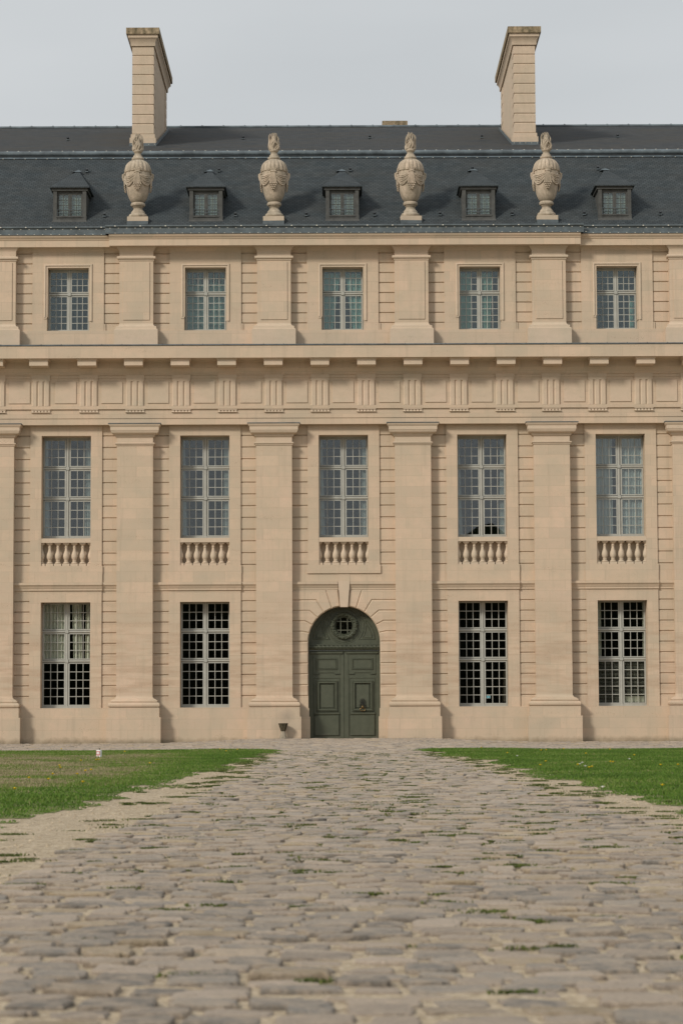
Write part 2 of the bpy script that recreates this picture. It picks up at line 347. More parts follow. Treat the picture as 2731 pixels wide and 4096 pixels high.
# arched door surround of radiating stones
arch = MB(); R0 = 1.313; ZC = 3.52
def cirpt(a, r=R0): return (r*math.sin(a), ZC+r*math.cos(a))
jt = [(.225, 5.43, -.136*-1, None)]
jo = [((.215, 5.43), (.14, 4.82)), ((.66, 5.43), (.455, 4.785)), ((1.015, 5.055), (.755, 4.63)), ((1.27, 4.67), (.985, 4.43)), ((1.435, 4.295), (1.18, 4.16)), ((1.525, 3.91), (1.285, 3.86)), ((1.45, 3.537), (R0, 3.537))]
XE = 1.99
def angle_of(p): return math.atan2(p[0], p[1]-ZC)
g = .008
for s in (-1, 1):
    for i in range(6):
        (ox0, oz0), (ix0, iz0) = jo[i]; (ox1, oz1), (ix1, iz1) = jo[i+1]
        a0, a1 = angle_of((ix0, iz0)), angle_of((ix1, iz1))
        arc = [cirpt(a0+(a1-a0)*t/6) for t in range(7)]
        pts = arc[:]                                    # from upper joint down along the intrados
        if i == 0: pts += [(ox1, oz1), (ox0, oz0)]
        elif i == 1: pts += [(ox1, oz1), (XE, oz1), (XE, 5.43), (ox0, oz0)]
        else: pts += [(ox1, oz1), (XE, oz1), (XE, oz0), (ox0, oz0)]
        pts = [(s*x, z) for x, z in pts]
        if s < 0: pts = pts[::-1]
        cxm = sum(p[0] for p in pts)/len(pts); czm = sum(p[1] for p in pts)/len(pts)
        arch.prism(pts, 0.0, .6, .036)
    zs = [3.537, 3.148, 2.749, 2.356, 1.96, 1.562]
    for i in range(5): 
        xa, xb = sorted((s*R0, s*XE)); arch.frust(xa, xb, 0, .6, zs[i+1], zs[i], .034)
    xa, xb = sorted((s*R0, s*XE)); arch.box(xa, xb, 0.0, .6, 1.115, 1.561)
    xa, xb = sorted((s*1.285, s*XE)); arch.box(xa, xb, -.035, .6, .806, 1.114)
    xa, xb = sorted((s*1.25, s*XE)); arch.box(xa, xb, -.085, .6, -.5, .805)
arch.box(-1.99, 1.99, .3, .85, 4.87, 5.44)
put(arch, 'door_surround', 'stone', palace)
ks = MB(); ks.prism([(-.142, 4.80), (.142, 4.80), (.217, 5.755), (-.217, 5.755)], -.075, .6, 0); put(ks, 'keystone', 'stone_plain', palace)

# ---------------------------------------------------------------- giant pilasters
def arc_prof(z0, z1, o0, o1, kind, n=6):
    r = []
    for i in range(n+1):
        t = i/n
        if kind == 'torus': a = math.pi*t; r.append((z0+(z1-z0)*(1-math.cos(a))/2, o0+(o1-o0)*math.sin(a)))
        elif kind == 'ovolo': a = math.pi/2*t; r.append((z0+(z1-z0)*(1-math.cos(a)), o0+(o1-o0)*math.sin(a)))
        elif kind == 'cavetto': a = math.pi/2*t; r.append((z0+(z1-z0)*math.sin(a), o0+(o1-o0)*(1-math.cos(a))))
    return r
sh = MB(); sh.box(-.66, .66, -.27, .1, 1.60, 10.735)
ba = MB()
ba.ring(-.66, .66, -.27, .1, [(1.158, .19)]+arc_prof(1.16, 1.345, .20, .275, 'torus', 8)+[(1.349, .15), (1.349, .17), (1.372, .187), (1.408, .187), (1.43, .165), (1.436, .14), (1.462, .13)]+[(1.585-.12*math.sin(t), .125*(1-math.cos(t))) for t in (1.45, 1.2, .9, .6, .3)]+[(1.60, .0)])
ba.box(-.925, .925, -.53, .1, .812, 1.157); ba.box(-.98, .98, -.58, .1, -.6, .8115)
cpm = MB()
cpm.ring(-.66, .66, -.27, .1, [(10.735, .0), (10.745, .028), (10.765, .03), (10.79, .035), (10.80, .065), (10.83, .07), (10.85, .04), (10.852, .0), (11.035, .0), (11.05, .02), (11.075, .025), (11.078, .055), (11.11, .055), (11.115, .075), (11.14, .08)]
         + arc_prof(11.145, 11.28, .085, .20, 'cavetto', 5)[:0] + [(11.145+.135*math.sin(t), .09+.125*(1-math.cos(t))) for t in (0, .4, .8, 1.1, 1.35)][:0]
         + [(11.15+(.13)*(1-math.cos(t)), .09+.125*math.sin(t)) for t in (0, .35, .7, 1.05, 1.57)] + [(11.282, .225), (11.41, .225), (11.425, .24), (11.45, .26), (11.50, .285), (11.515, .285)])
cpl = MB(); cpl.ring(-.66, .66, -.27, .1, [(11.516, .30), (11.545, .305), (11.549, .28)])
pil = None
for kp in KP:
    if pil is None:
        pil = put(sh, 'pilaster', 'stone', palace, (kp*P, 0, 0)); put(ba, 'pilaster_base', 'stone', pil); put(cpm, 'capital', 'stone_plain', pil); put(cpl, 'lead_cover', 'lead', pil)
    else: copy_tree(pil, palace, (kp*P, 0, 0))

# ---------------------------------------------------------------- entablature
en = MB()
en.strip(XL, XR, [(.9, 11.514), (-.25, 11.514), (-.25, 11.743), (-.275, 11.749), (-.275, 12.08), (-.335, 12.084), (-.335, 12.2), (-.27, 12.205), (-.27, 13.227), (-.30, 13.23), (-.30, 13.335), (.9, 13.335)])
put(en, 'architrave', 'stone', palace)
cn = MB()
prof = [(.9, 13.336), (-.35, 13.336), (-.35, 13.385), (-.37, 13.39), (-.375, 13.43), (-.40, 13.49), (-.43, 13.53), (-.44, 13.564), (-.455, 13.57), (-.455, 13.80), (-.47, 13.82), (-.50, 13.86), (-1.17, 13.86), (-1.17, 13.848), (-1.2, 13.848), (-1.2, 14.314), (.9, 14.40)]
cn.strip(XL, XR, prof); put(cn, 'cornice', 'stone', palace)
ld = MB(); ld.strip(XL, XR, [(-1.225, 14.3), (-1.235, 14.318), (-1.225, 14.345), (-1.19, 14.352), (.335, 14.44), (.335, 14.425), (-1.201, 14.318), (-1.201, 14.3)])
x = XL
while x < XR: ld.box(x, x+.02, -1.24, -1.19, 14.318, 14.362); x += .735
put(ld, 'lead_flashing', 'lead', palace)
TP = P/3
offs = {(-6): -.03, (-4): 0}
tg = MB()
tg.box(-.336, .336, -.315, -.25, 13.2275, 13.352) ; tg.box(-.345, .345, -.345, -.25, 13.228, 13.352)
tops = 13.115
body = [(-.336, -.290), (-.296, -.333)]
# body with two full grooves and two half grooves at the edges
xs = [(-.336, -.270), (-.290, -.332), (-.165, -.332), (-.112, -.285), (-.060, -.332), (.060, -.332), (.112, -.285), (.165, -.332), (.290, -.332), (.336, -.270)]
n = len(xs); vs = [(x, y, 12.205) for x, y in xs]+[(x, y, tops) for x, y in xs]
tg.add(vs, [(i, i+1, i+1+n, i+n) for i in range(n-1)])
tg.box(-.336, .336, -.332, -.25, tops, 13.2275)
gt = MB(); gt.box(-.35, .35, -.325, -.27, 12.045, 12.081)
for i in range(6):
    x = -.30+.12*i; gt.add([(x-.022, -.30, 12.044), (x+.022, -.30, 12.044), (x+.058, -.345, 11.965), (x-.058, -.345, 11.965), (x-.058, -.27, 11.965), (x+.058, -.27, 11.965), (x-.022, -.27, 12.044), (x+.022, -.27, 12.044)], [(0, 3, 2, 1), (3, 4, 5, 2), (0, 6, 4, 3), (1, 2, 5, 7)])
mt = MB(); mt.box(-.338, .338, -1.07, -.455, 13.60, 13.797); mt.ring(-.338, .338, -1.07, -.455, [(13.797, .005), (13.806, .02), (13.825, .03), (13.832, .04), (13.859, .04)])
mp_ = MB(); mp_.frust(-.388, .388, -.302, -.265, 12.306, 13.105, .004)
first = None
for i in range(-10, 11):
    x = P*-.5+TP*(i+1)+P*0; x = -P/2+TP*i + P/2*0
    if abs(x) > 16.8: continue
    dx = 0
    if i == -5: dx = -.02
    if i == -4: dx = 0
    if abs(x+11.03) < .3: dx = -.06
    if first is None:
        t0 = put(tg, 'triglyph', 'stone_plain', palace, (x+dx, 0, 0)); put(gt, 'guttae', 'stone_plain', t0); m0 = put(mt, 'mutule', 'stone_plain', palace, (x+dx, 0, 0))
        e0 = put(mp_, 'metope_panel', 'stone_plain', palace, (x+TP/2, 0, 0)); first = 1
    else: copy_tree(t0, palace, (x+dx, 0, 0)); copy_tree(m0, palace, (x+dx, 0, 0)); copy_tree(e0, palace, (x+TP/2, 0, 0))

# ---------------------------------------------------------------- attic pilasters, cornice, gutter
ap = MB(); ap.box(-.625, .625, .15, .5, 15.335, 17.672); ap.frust(-.485, .495, .122, .16, 15.461, 17.62, .004)
ab = MB(); ab.ring(-.625, .625, .15, .5, [(14.25, .181), (15.086, .181), (15.10, .165), (15.115, .13), (15.20, .12)]+[(15.33-.12*math.sin(t), .12*(1-math.cos(t))) for t in (1.5, 1.1, .7, .35)]+[(15.335, .0)])
ac = MB(); ac.ring(-.625, .625, .15, .5, [(17.672, 0), (17.68, .025), (17.745, .03), (17.75, .075), (17.78, .09), (17.815, .09), (17.84, .075), (17.845, .0), (18.024, .0), (18.05, .01), (18.10, .035), (18.16, .085), (18.20, .115), (18.222, .12), (18.232, .12)])
q = None
for kp in KP:
    if q is None: q = put(ap, 'attic_pilaster', 'stone', palace, (kp*P, 0, 0)); put(ab, 'pilaster_base', 'stone_plain', q); put(ac, 'capital', 'stone_plain', q)
    else: copy_tree(q, palace, (kp*P, 0, 0))
cc = [(1.1, 18.20), (-.16, 18.20), (-.16, 18.185), (-.2, 18.185), (-.2, 18.43), (-.225, 18.44), (-.225, 18.46), (-.24, 18.49), (-.28, 18.52), (-.30, 18.56), (-.30, 18.60), (1.1, 18.60)]
ct = MB(); ct.strip(-8.62, 8.79, cc); cs = [(y+.22 if y < 1 else y, z-.003) for y, z in cc]; ct.strip(XL, -8.62, cs); ct.strip(8.79, XR, cs)
put(ct, 'attic_cornice', 'stone', palace)
gu = MB()
gp = [(-.31, 18.601), (-.335, 18.605), (-.335, 18.66), (-.28, 18.70), (-.28, 18.845), (-.33, 18.865), (-.345, 18.89), (-.33, 18.925), (-.28, 18.935), (-.2, 18.90), (-.1, 18.72), (.9, 18.70), (.9, 18.601)]
gs = [(y+.22 if y < .8 else y, z-.003) for y, z in gp]
gu.strip(-8.75, 8.9, gp); gu.strip(XL, -8.75, gs); gu.strip(8.9, XR, gs)
for x0, x1, dy in ((-8.7, 8.85, 0), (XL, -8.75, .22), (8.95, XR, .22)):
    gu.cur = 0; x = x0+.3
    while x < x1:
        gu.box(x, x+.018, -.287+dy, -.27+dy, 18.70, 18.84); gu.cur = 1; gu.box(x-.01, x+.04, -.352+dy, -.34+dy, 18.875, 18.905); gu.cur = 0
        x += .93
    gu.cur = 1; x = x0+.1
    while x < x1: gu.box(x, x+.045, -.29+dy, -.28+dy, 18.815, 18.832); gu.box(x+.2, x+.24, -.342+dy, -.33+dy, 18.615, 18.632); x += .31
gu.cur = 0
put(gu, 'gutter', ['lead', 'clip'], palace)

# ---------------------------------------------------------------- roof
def rz(y): return 18.717+.83*y
YK, ZK = 4.8, 22.70; YR, ZR = 17.7, 26.95
ro = MB(); ro.strip(XL, XR, [(.0, 18.717), (YK, ZK), (YK+.1, ZK-.3), (.1, 18.3)]); rf = put(ro, 'roof', 'slate', palace)
ru = MB(); ru.strip(XL, XR, [(YK+.02, ZK+.10), (YR, ZR), (YR*2-YK, ZK+.1), (YR*2, 18.7), (YR*2, 18.3), (YK, ZK-.35)]); put(ru, 'upper_roof', 'slate_top', palace)
rr = MB()
rr.cur = 0; rr.strip(XL, XR, [(YK-.22, ZK-.185+.02), (YK-.24, ZK-.15), (YK-.05, ZK+.0), (YK, ZK+.01), (YK, ZK-.2)])
rr.cur = 0; rr.tube([(x, YK-.02, ZK+.09) for x in (XL, XR)], .10, 14)
x = XL
while x < XR: rr.tube([(x, YK-.02, ZK+.09), (x+.03, YK-.02, ZK+.09)], .108, 12); x += .77
rr.cur = 2; rr.strip(XL, XR, [(YK+.04, ZK+.16), (YK+.05, ZK+.20), (YK+.25, ZK+.23), (YK+.25, ZK+.15)])
rr.strip(XL, XR, [(YK-.16, ZK-.06), (YK-.17, ZK-.025), (YK-.05, ZK+.0), (YK-.05, ZK-.06)])
rr.cur = 1; x = XL+.2
while x < XR: rr.box(x, x+.05, YK-.03, YK+.04, ZK+.188, ZK+.205); rr.box(x+.3, x+.34, YK-.255, YK-.24, ZK-.165, ZK-.15); x += .43
rr.cur = 0; rr.tube([(x_, YR, ZR+.02) for x_ in (XL, XR)], .07, 8)
x = XL
while x < XR: rr.tube([(x, YR, ZR+.03), (x+.06, YR, ZR+.03)], .085, 8); x += .95
put(rr, 'ridge_roll', ['roll', 'clip', 'lead_dark'], palace)
# small slate ventilators dotted on the slopes
ve = MB(); ve.tube([(0, 0, 0), (0, -.10, .075)], [.055, .05], 8); ve.cur = 1; ve.box(-.055, .055, -.10, .0, -.055, -.02)
vt = None
for x, y in [(-13.6, .95), (-8.9, .95), (-4.0, .95), (-1.35, .95), (1.2, .95), (3.65, .95), (6.35, .95), (9.05, .95), (11.9, .95),
             (-9.85, 3.75), (-4.75, 3.75), (.32, 3.75), (5.05, 3.8), (9.9, 3.8), (-11.4, 11), (-4.1, 11.3), (1.2, 11.5), (5.9, 11.5), (11.6, 11.5)]:
    z = rz(y)+.04 if y < YK else ZK+.1+(ZR-ZK-.1)*(y-YK)/(YR-YK)+.05
    if vt is None: vt = put(ve, 'roof_vent', ['lead_dark', 'roll'], palace, (x, y, z))
    else: copy_tree(vt, palace, (x, y, z))
# dormers
d = MB()
Y0 = .72; dz = .13
for s in (-1, 1):
    xa, xb = sorted((s*.48, s*.615)); d.box(xa, xb, Y0, Y0+.12, 19.35, 20.44)
    d.box(xa-.012, xb+.012, Y0-.012, Y0+.12, 19.28, 19.48)
    d.box(*(sorted((s*.60, s*.585))), Y0+.12, 2.4, 19.25, 20.50)                  # cheek
d.box(-.62, .62, Y0, Y0+.12, 19.28, 19.43); d.box(-.5, .5, Y0-.03, Y0+.1, 19.43, 19.475)
d.add([(-.66, Y0-.10, 19.22), (.66, Y0-.10, 19.22), (.62, Y0-.01, 19.34), (-.62, Y0-.01, 19.34), (-.66, Y0+.1, 19.22), (.66, Y0+.1, 19.22)], [(0, 1, 2, 3), (0, 4, 5, 1)])
d.box(-.67, .67, Y0-.03, 2.2, 20.44, 20.535)
dor = put(d, 'dormer', 'dframe', palace, (KB[0]*P, 0, 0))
h = MB(); e = .745; yb = 2.26; ye = Y0-.12; ze = 20.575
h.add([(-e, ye, ze), (e, ye, ze), (e, yb, ze), (-e, yb, ze), (0, 3.8, 21.90), (-e, ye, ze-.035), (e, ye, ze-.035), (e, yb, ze-.035), (-e, yb, ze-.035)],
      [(0, 1, 4), (1, 2, 4), (3, 0, 4), (5, 6, 1, 0), (6, 7, 2, 1), (8, 5, 0, 3), (5, 8, 7, 6)])
h.cur = 1; h.add([(0, 3.86, 21.95), (-.15, 3.42, 21.77), (.15, 3.42, 21.77)], [(0, 1, 2)]); h.add([(0, 3.90, 21.97), (-.26, 3.7, 21.80), (-.15, 3.42, 21.775)], [(0, 1, 2)])
link('dormer_hood', h.mesh('dormer_hood', ['slate_hood', 'roll'], 4), dor)
wf = MB(); yy = Y0+.09
gl_ = [(-.41, -.25), (-.225, -.065), (.065, .225), (.25, .41)]
zr_ = [(19.90, 20.30-.0)]
zs_ = [19.52, 19.69, 19.71, 19.90, 19.92, 20.10, 20.12, 20.30]
xsb = [-.48, -.41, -.25, -.225, -.065, .065, .225, .25, .41, .48]
for a, b in ((-.48, -.41), (-.065, .065), (.41, .48)): wf.box(a, b, yy, yy+.05, 19.475, 20.44)
wf.box(-.008, .008, yy-.01, yy, 19.475, 20.44)
for a, b in ((-.25, -.225), (.225, .25)): wf.box(a, b, yy+.008, yy+.045, 19.52, 20.31)
for a, b in ((-.41, -.065), (.065, .41)):
    wf.box(a, b, yy, yy+.05, 19.475, 19.52); wf.box(a, b, yy, yy+.05, 20.31, 20.44)
    for z in (19.715, 19.915, 20.115): wf.box(a, b, yy+.010, yy+.044, z-.01, z+.01)
put(wf, 'window_frame', 'dframe', dor)
g_ = MB(); g_.box(-.47, .47, yy+.025, yy+.03, 19.48, 20.40); put(g_, 'glass', 'glass', dor)
rl = MB()
for z in (19.61, 19.73): rl.tube([(-.48, Y0+.02, z), (.48, Y0+.02, z)], .011, 6)
for x in (-.46, 0, .46): rl.tube([(x, Y0+.02, 19.475), (x, Y0+.02, 19.73)], .009, 6)
put(rl, 'railing', 'lead', dor)
cu = MB(); cu.box(-.5, .5, Y0+.20, Y0+.21, 19.45, 20.42); put(cu, 'blind', 'greenblind', dor)  # added sheet behind the panes, its colour imitates their sky reflection
for kb in KB[1:]+[-3, 3]: copy_tree(dor, palace, (kb*P, 0, 0))

# chimneys
def chimney(xc, side):
    Yc, Yb = 8.3, 15.8; hw = .44
    core = MB()
    core.box(-hw+.03, hw-.03, Yc+.03, Yb-.03, 22.5, 28.0)
    zj = [24.41, 24.83, 25.21, 25.625, 26.035, 26.445, 26.865, 27.27, 27.66, 28.04]
    for i in range(9):
        a, b = zj[i], zj[i+1]
        if i == 0: a = 24.40
        for ya, yb_ in ((Yc, Yc+.95), (Yb-.95, Yb)):
            b_ = .022
            core.ring(-hw+b_, hw-b_, ya+b_, yb_-b_, [(a+.012, -.02), (a+.012, 0), (a+.035, b_), (b-.035, b_), (b-.012, 0), (b-.012, -.02)], True)
    core.ring(-hw, hw, Yc, Yc+.95, [(22.5, .09), (24.24, .09), (24.25, .05), (24.40, .045), (24.405, 0)], True)
    core.box(-hw-.05+.07, hw-.02, Yc+.9, Yb-.9, 22.5, 28.04)
    core.ring(-hw, hw, Yc, Yb, [(28.04, -.02), (28.05, .045), (28.09, .055), (28.225, .06), (28.24, .07), (28.28, .085), (28.33, .12), (28.365, .145), (28.37, .165), (28.455, .165), (28.50, .17)], True)
    o = put(core, 'chimney', 'chim', palace, (xc, 0, 0))
    cap = MB(); cap.ring(-hw, hw, Yc, Yb, [(28.50, .225), (28.51, .235), (28.765, .235), (28.79, .15)], True); put(cap, 'chimney_cap', 'stained', o)
    fl = MB()
    def uz(y): return ZK+.1+(ZR-ZK-.1)*(y-YK)/(YR-YK)
    fl.box(-hw-.11, hw+.11, Yc-.11, Yc-.085, uz(Yc)-.08, uz(Yc)+.09)
    for s in (-1, 1):
        x = s*(hw+.10); fl.add([(x, Yc-.1, uz(Yc)-.1), (x, Yb, uz(Yb)-.1), (x, Yb, uz(Yb)+.12), (x, Yc-.1, uz(Yc)+.08), (x-.03*s, Yc-.1, uz(Yc)+.08), (x-.03*s, Yb, uz(Yb)+.12)], [(0, 1, 2, 3), (3, 2, 5, 4)])
    fl.cur = 1
    for i in range(5): x = -hw-.03+i*.235; fl.box(x, x+.03, Yc-.118, Yc-.11, uz(Yc)+.03, uz(Yc)+.05)
    put(fl, 'flashing', ['lead', 'clip'], o)
    return o
chimney(-8.06, 1); chimney(7.46, -1)
fc = MB(); fc.ring(2.02, 3.24, 26, 30, [(24, -.04), (28.95, -.04), (28.97, .0), (29.27, .0), (29.29, -.05)], True); put(fc, 'rear_chimney', 'stained', palace)

# ---------------------------------------------------------------- windows
def window(z0, z1, secs, hw, gx, yw, mull=.048, bw=.0115, f=fz):
    """grey painted cross window: outer frame, mullion, rounded transoms, glazing bars"""
    mb = MB(); z0, z1 = f(z0), f(z1); secs = [(f(a), f(b), n) for a, b, n in secs]
    mb.box(-hw-.02, -gx[-1]-.045, yw+.02, yw+.09, z0, z1+.05); mb.box(gx[-1]+.045, hw+.02, yw+.02, yw+.09, z0, z1+.05); mb.box(-hw, hw, yw+.02, yw+.085, secs[0][1]+.035, z1+.06)
    mb.box(-hw, hw, yw-.015, yw+.085, z0, secs[-1][0]-.042)
    for a, b, n in secs:
        for s in (-1, 1):
            X = lambda u, v: sorted((s*u, s*v))
            lo, hi = gx[0]-.05, gx[-1]+.05
            mb.box(*X(lo, gx[0]), yw, yw+.05, a-.042, b+.035); mb.box(*X(gx[-1], hi), yw, yw+.05, a-.042, b+.035)
            mb.box(*X(gx[0], gx[-1]), yw, yw+.05, a-.042, a); mb.box(*X(gx[0], gx[-1]), yw, yw+.05, b, b+.035)
            mb.box(*X(lo, hi), yw-.022, yw, a-.043, a-.025)
            w_ = (gx[-1]-gx[0])/3
            for i in (1, 2): u = gx[0]+w_*i; mb.box(*X(u-bw, u+bw), yw+.008, yw+.045, a, b)
            for j in range(1, n): z = a+(b-a)*j/n; mb.box(*X(gx[0], gx[-1]), yw+.011, yw+.042, z-bw, z+bw)
    mb.tube([(0, yw+.03, z0), (0, yw+.03, z1+.05)], mull*1.05, 12)
    for i in range(len(secs)-1):
        zc = (secs[i][0]+secs[i+1][1])/2-.002 
        mb.tube([(-hw-.01, yw+.03, zc), (hw+.01, yw+.03, zc)], .048, 12); mb.box(-.058, .058, yw-.045, yw+.03, zc-.055, zc+.055)
    mb.box(-.055, .055, yw-.03, yw+.03, z0, z0+.07)
    return mb
def add_window(data, x, glassname, z0, z1, yw, hw, f=fz):
    o = link('window', data, palace, (x, 0, 0)); g = MB(); g.box(-hw+.03, hw-.03, yw+.026, yw+.03, f(z0)+.02, f(z1)); put(g, 'glass', glassname, o); return o
def drape(x0, x1, z0, z1, y, n=6, amp=.03, top=None, seed=0):
    mb = MB(); N = 40; r = random.Random(seed); ph = r.random()*6; vs = []
    for i in range(N+1):
        t = i/N; yy = y+amp*math.sin(t*n*2*math.pi+ph)+amp*.5*math.sin(t*n*3.7*math.pi+ph*2)
        for j, z in enumerate((z0, (z0+z1)/2, z1)):
            xa, xb = (x0, x1) if not top else ((x0, x1) if j == 0 else ((x0+(top[0]-x0)*.5, x1+(top[1]-x1)*.5) if j == 1 else top))
            vs.append((xa+(xb-xa)*t, yy, z))
    mb.add(vs, [(i*3+j, i*3+3+j, i*3+4+j, i*3+1+j) for i in range(N) for j in (0, 1)]); return mb
YW = .55; YA = .77
lowd = window(1.15, 4.985, [(4.042, 4.942, 3), (2.961, 3.854, 3), (1.272, 2.774, 5)], HW, (.099, .842), YW).mesh('window', 'frame')
midd = window(7.371, 11.056, [(10.048, 10.983, 3), (8.923, 9.861, 3), (7.461, 8.726, 4)], HW, (.110, .840), YW).mesh('window', 'frame')
atd = window(15.10, 17.40, [(16.594, 17.315, 3), (15.172, 16.40, 5)], .785, (.092, .690), YA, .043, .011, fa).mesh('window', 'frame')
wl = {}; wm = {}; wa = {}
for kb in KB+[-3, 3]:
    if kb != 0: wl[kb] = add_window(lowd, kb*P, 'glass_low', 1.2, 4.96, YW, HW)
    wm[kb] = add_window(midd, kb*P, 'glass', 7.4, 11.03, YW, HW)
    wa[kb] = add_window(atd, kb*P, 'glass_top', 15.12, 17.37, YA, .785, fa)
# curtains and blinds seen through the panes
for kb in KB:
    z0, z1 = 7.42, 11.05
    if kb == 2:
        put(drape(-.84, -.24, z0, z1, .68, 5, .03), 'curtain', 'curtain', wm[kb]); put(drape(.06, .86, z0, z1, .68, 7, .03), 'curtain', 'curtain', wm[kb])
    else:
        a = {-2: .14, -1: .12, 0: .12, 1: .1}[kb]
        put(drape(-.86, -.86+a+.06, z0, z1, .68, 3, .02, (-.86, -.86+a-.03)), 'curtain', 'curtain', wm[kb])
        put(drape(.86-a-.12, .86, z0, z1, .68, 4, .03, (.86-a-.06, .86)), 'curtain', 'curtain', wm[kb])
put(drape(-.86, -.06, 2.84, 5.0, .66, 6, .035), 'curtain', 'linen', wl[-2]); put(drape(.24, .56, 2.84, 5.0, .66, 3, .035, (.18, .52)), 'curtain', 'linen', wl[-2]); put(drape(.66, .88, 2.84, 5.0, .66, 2, .03, (.69, .88)), 'curtain', 'linen', wl[-2])
put(drape(-.86, -.72, 2.84, 5.0, .66, 2, .02), 'curtain', 'linen', wl[2]); put(drape(.80, .88, 2.84, 5.0, .66, 1, .02), 'curtain', 'linen', wl[2])
bl = MB()
for i in range(30): z = 1.30+i*.05; bl.box(-.84, .84, .66, .675, z, z+.006)
put(bl, 'blind', 'linen', wl[2]); b2 = MB(); b2.box(.10, .84, .70, .71, 1.28, 1.50); put(b2, 'roller_blind', 'linen', wl[2])
put(drape(.72, .84, 1.3, 2.75, .9, 1, .02, (.80, .86)), 'curtain', 'blind', wl[1])
stt = MB(); stt.box(.122, .262, YW+.005, YW+.012, 1.45, 1.55); stt.cur = 1; stt.box(.130, .254, YW+.002, YW+.005, 1.457, 1.543); stt.cur = 0
stt.add([(.178, YW-.001, 1.50), (.19, YW-.001, 1.485), (.214, YW-.001, 1.522), (.205, YW-.001, 1.528), (.19, YW-.001, 1.502), (.184, YW-.001, 1.508)], [(0, 1, 2, 3, 4, 5)]); stt.box(.172, .212, YW-.001, YW+.002, 1.468, 1.476)
put(stt, 'sticker', ['white', 'teal'], wl[1])
put(drape(-.68, -.36, 15.15, 17.3, .88, 4, .03, (-.68, -.1)), 'curtain', 'curtain', wa[0]); put(drape(.36, .68, 15.15, 17.3, .88, 4, .03, (.1, .68)), 'curtain', 'curtain', wa[0])
put(drape(.1, .4, 15.15, 17.3, .88, 3, .03, (.1, .5)), 'curtain', 'linen', wa[1]); put(drape(-.68, -.3, 15.15, 17.3, .88, 3, .03), 'curtain', 'linen', wa[1])
put(drape(.5, .69, 15.15, 16.4, 1.0, 3, .02), 'curtain', 'curtain', wa[2])
ry = MB(); zt = fa(15.15)                                  # pale bars and sheet standing in for daylight seen through the second attic room
for x in (-.62, -.42, -.22, .18, .38, .6): ry.box(x-.03, x+.03, .90, .92, zt, 17.3)
for z in (15.35, 15.62, 15.90, 16.2, 16.5, 16.85): ry.box(-.66, .66, .90, .915, z-.025, z+.025)
put(ry, 'inner_shutter', 'frame', wa[-1])
sk = MB(); sk.box(-.68, .68, .97, .98, zt, 16.95); put(sk, 'net_curtain', 'curtain', wa[-1])
# rooms behind the panes
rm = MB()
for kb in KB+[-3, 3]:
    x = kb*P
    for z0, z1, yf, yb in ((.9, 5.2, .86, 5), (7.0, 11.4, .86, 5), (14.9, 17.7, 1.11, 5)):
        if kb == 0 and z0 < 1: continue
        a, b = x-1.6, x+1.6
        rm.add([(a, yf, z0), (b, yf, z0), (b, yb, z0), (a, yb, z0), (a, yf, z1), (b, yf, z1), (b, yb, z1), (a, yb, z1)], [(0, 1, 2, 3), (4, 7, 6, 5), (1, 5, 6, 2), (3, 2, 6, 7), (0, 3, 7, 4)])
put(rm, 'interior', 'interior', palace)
# moulded architraves round the attic windows
ar = MB()
def bar(pts_out, prof):                                   # prof: list (offset inward, y)
    n = len(prof); m = len(pts_out)
    vs = []
    for (x, z, ox, oz) in pts_out:
        for o, y in prof: vs.append((x+ox*o, y, z+oz*o))
    ar.add(vs, [(i*n+j, i*n+j+1, (i+1)*n+j+1, (i+1)*n+j) for i in range(m-1) for j in range(n-1)])
prof = [(0, .39), (.0, .362), (.012, .332), (.035, .322), (.06, .322), (.075, .335), (.08, .355), (.10, .355), (.115, .36), (.125, .352), (.14, .355), (.145, .40), (.145, .75)]
bar([(-.90, 15.608, 1, 0), (-.90, 17.602, 1, -1), (.90, 17.602, -1, -1), (.90, 15.45, -1, 0)], prof)
ar.box(-.90, -.785, .34, .38, 15.55, 15.607)
am = ar.mesh('window_architrave', 'stone_plain')
for kb in KB+[-3, 3]: link('window_architrave', am, palace, (kb*P, 0, 0))

# ---------------------------------------------------------------- balustrades
bu = MB(); S_ = .0
pr = [(6.43, .10), (6.45, .115), (6.475, .112), (6.49, .085), (6.50, .072), (6.515, .07), (6.53, .082), (6.545, .082), (6.555, .066), (6.58, .075), (6.62, .097), (6.67, .112), (6.72, .113), (6.78, .105), (6.84, .085), (6.90, .062), (6.96, .052), (7.02, .048), (7.025, .063), (7.045, .063), (7.05, .05), (7.09, .05), (7.10, .065), (7.115, .065), (7.13, .09), (7.145, .098), (7.15, .10)]
bu.lathe(0, .17, pr, 20); bu.box(-.135, .135, .035, .305, 6.3495, 6.43); bu.box(-.11, .11, .06, .28, 7.15, 7.198)
brl = MB(); brl.box(-HW+.001, HW-.001, .01, .55, 7.198, 7.358); brl.box(-HW+.001, HW-.001, .36, .5, 6.30, 7.198)
bal = put(brl, 'balustrade', 'stone_plain', palace, (KB[0]*P, 0, 0))
bd = bu.mesh('baluster', 'stone_plain')
for i in range(-3, 4): link('baluster', bd, bal, (i*.302, 0, 0))
for kb in KB[1:]+[-3, 3]: copy_tree(bal, palace, (kb*P, 0, 0))

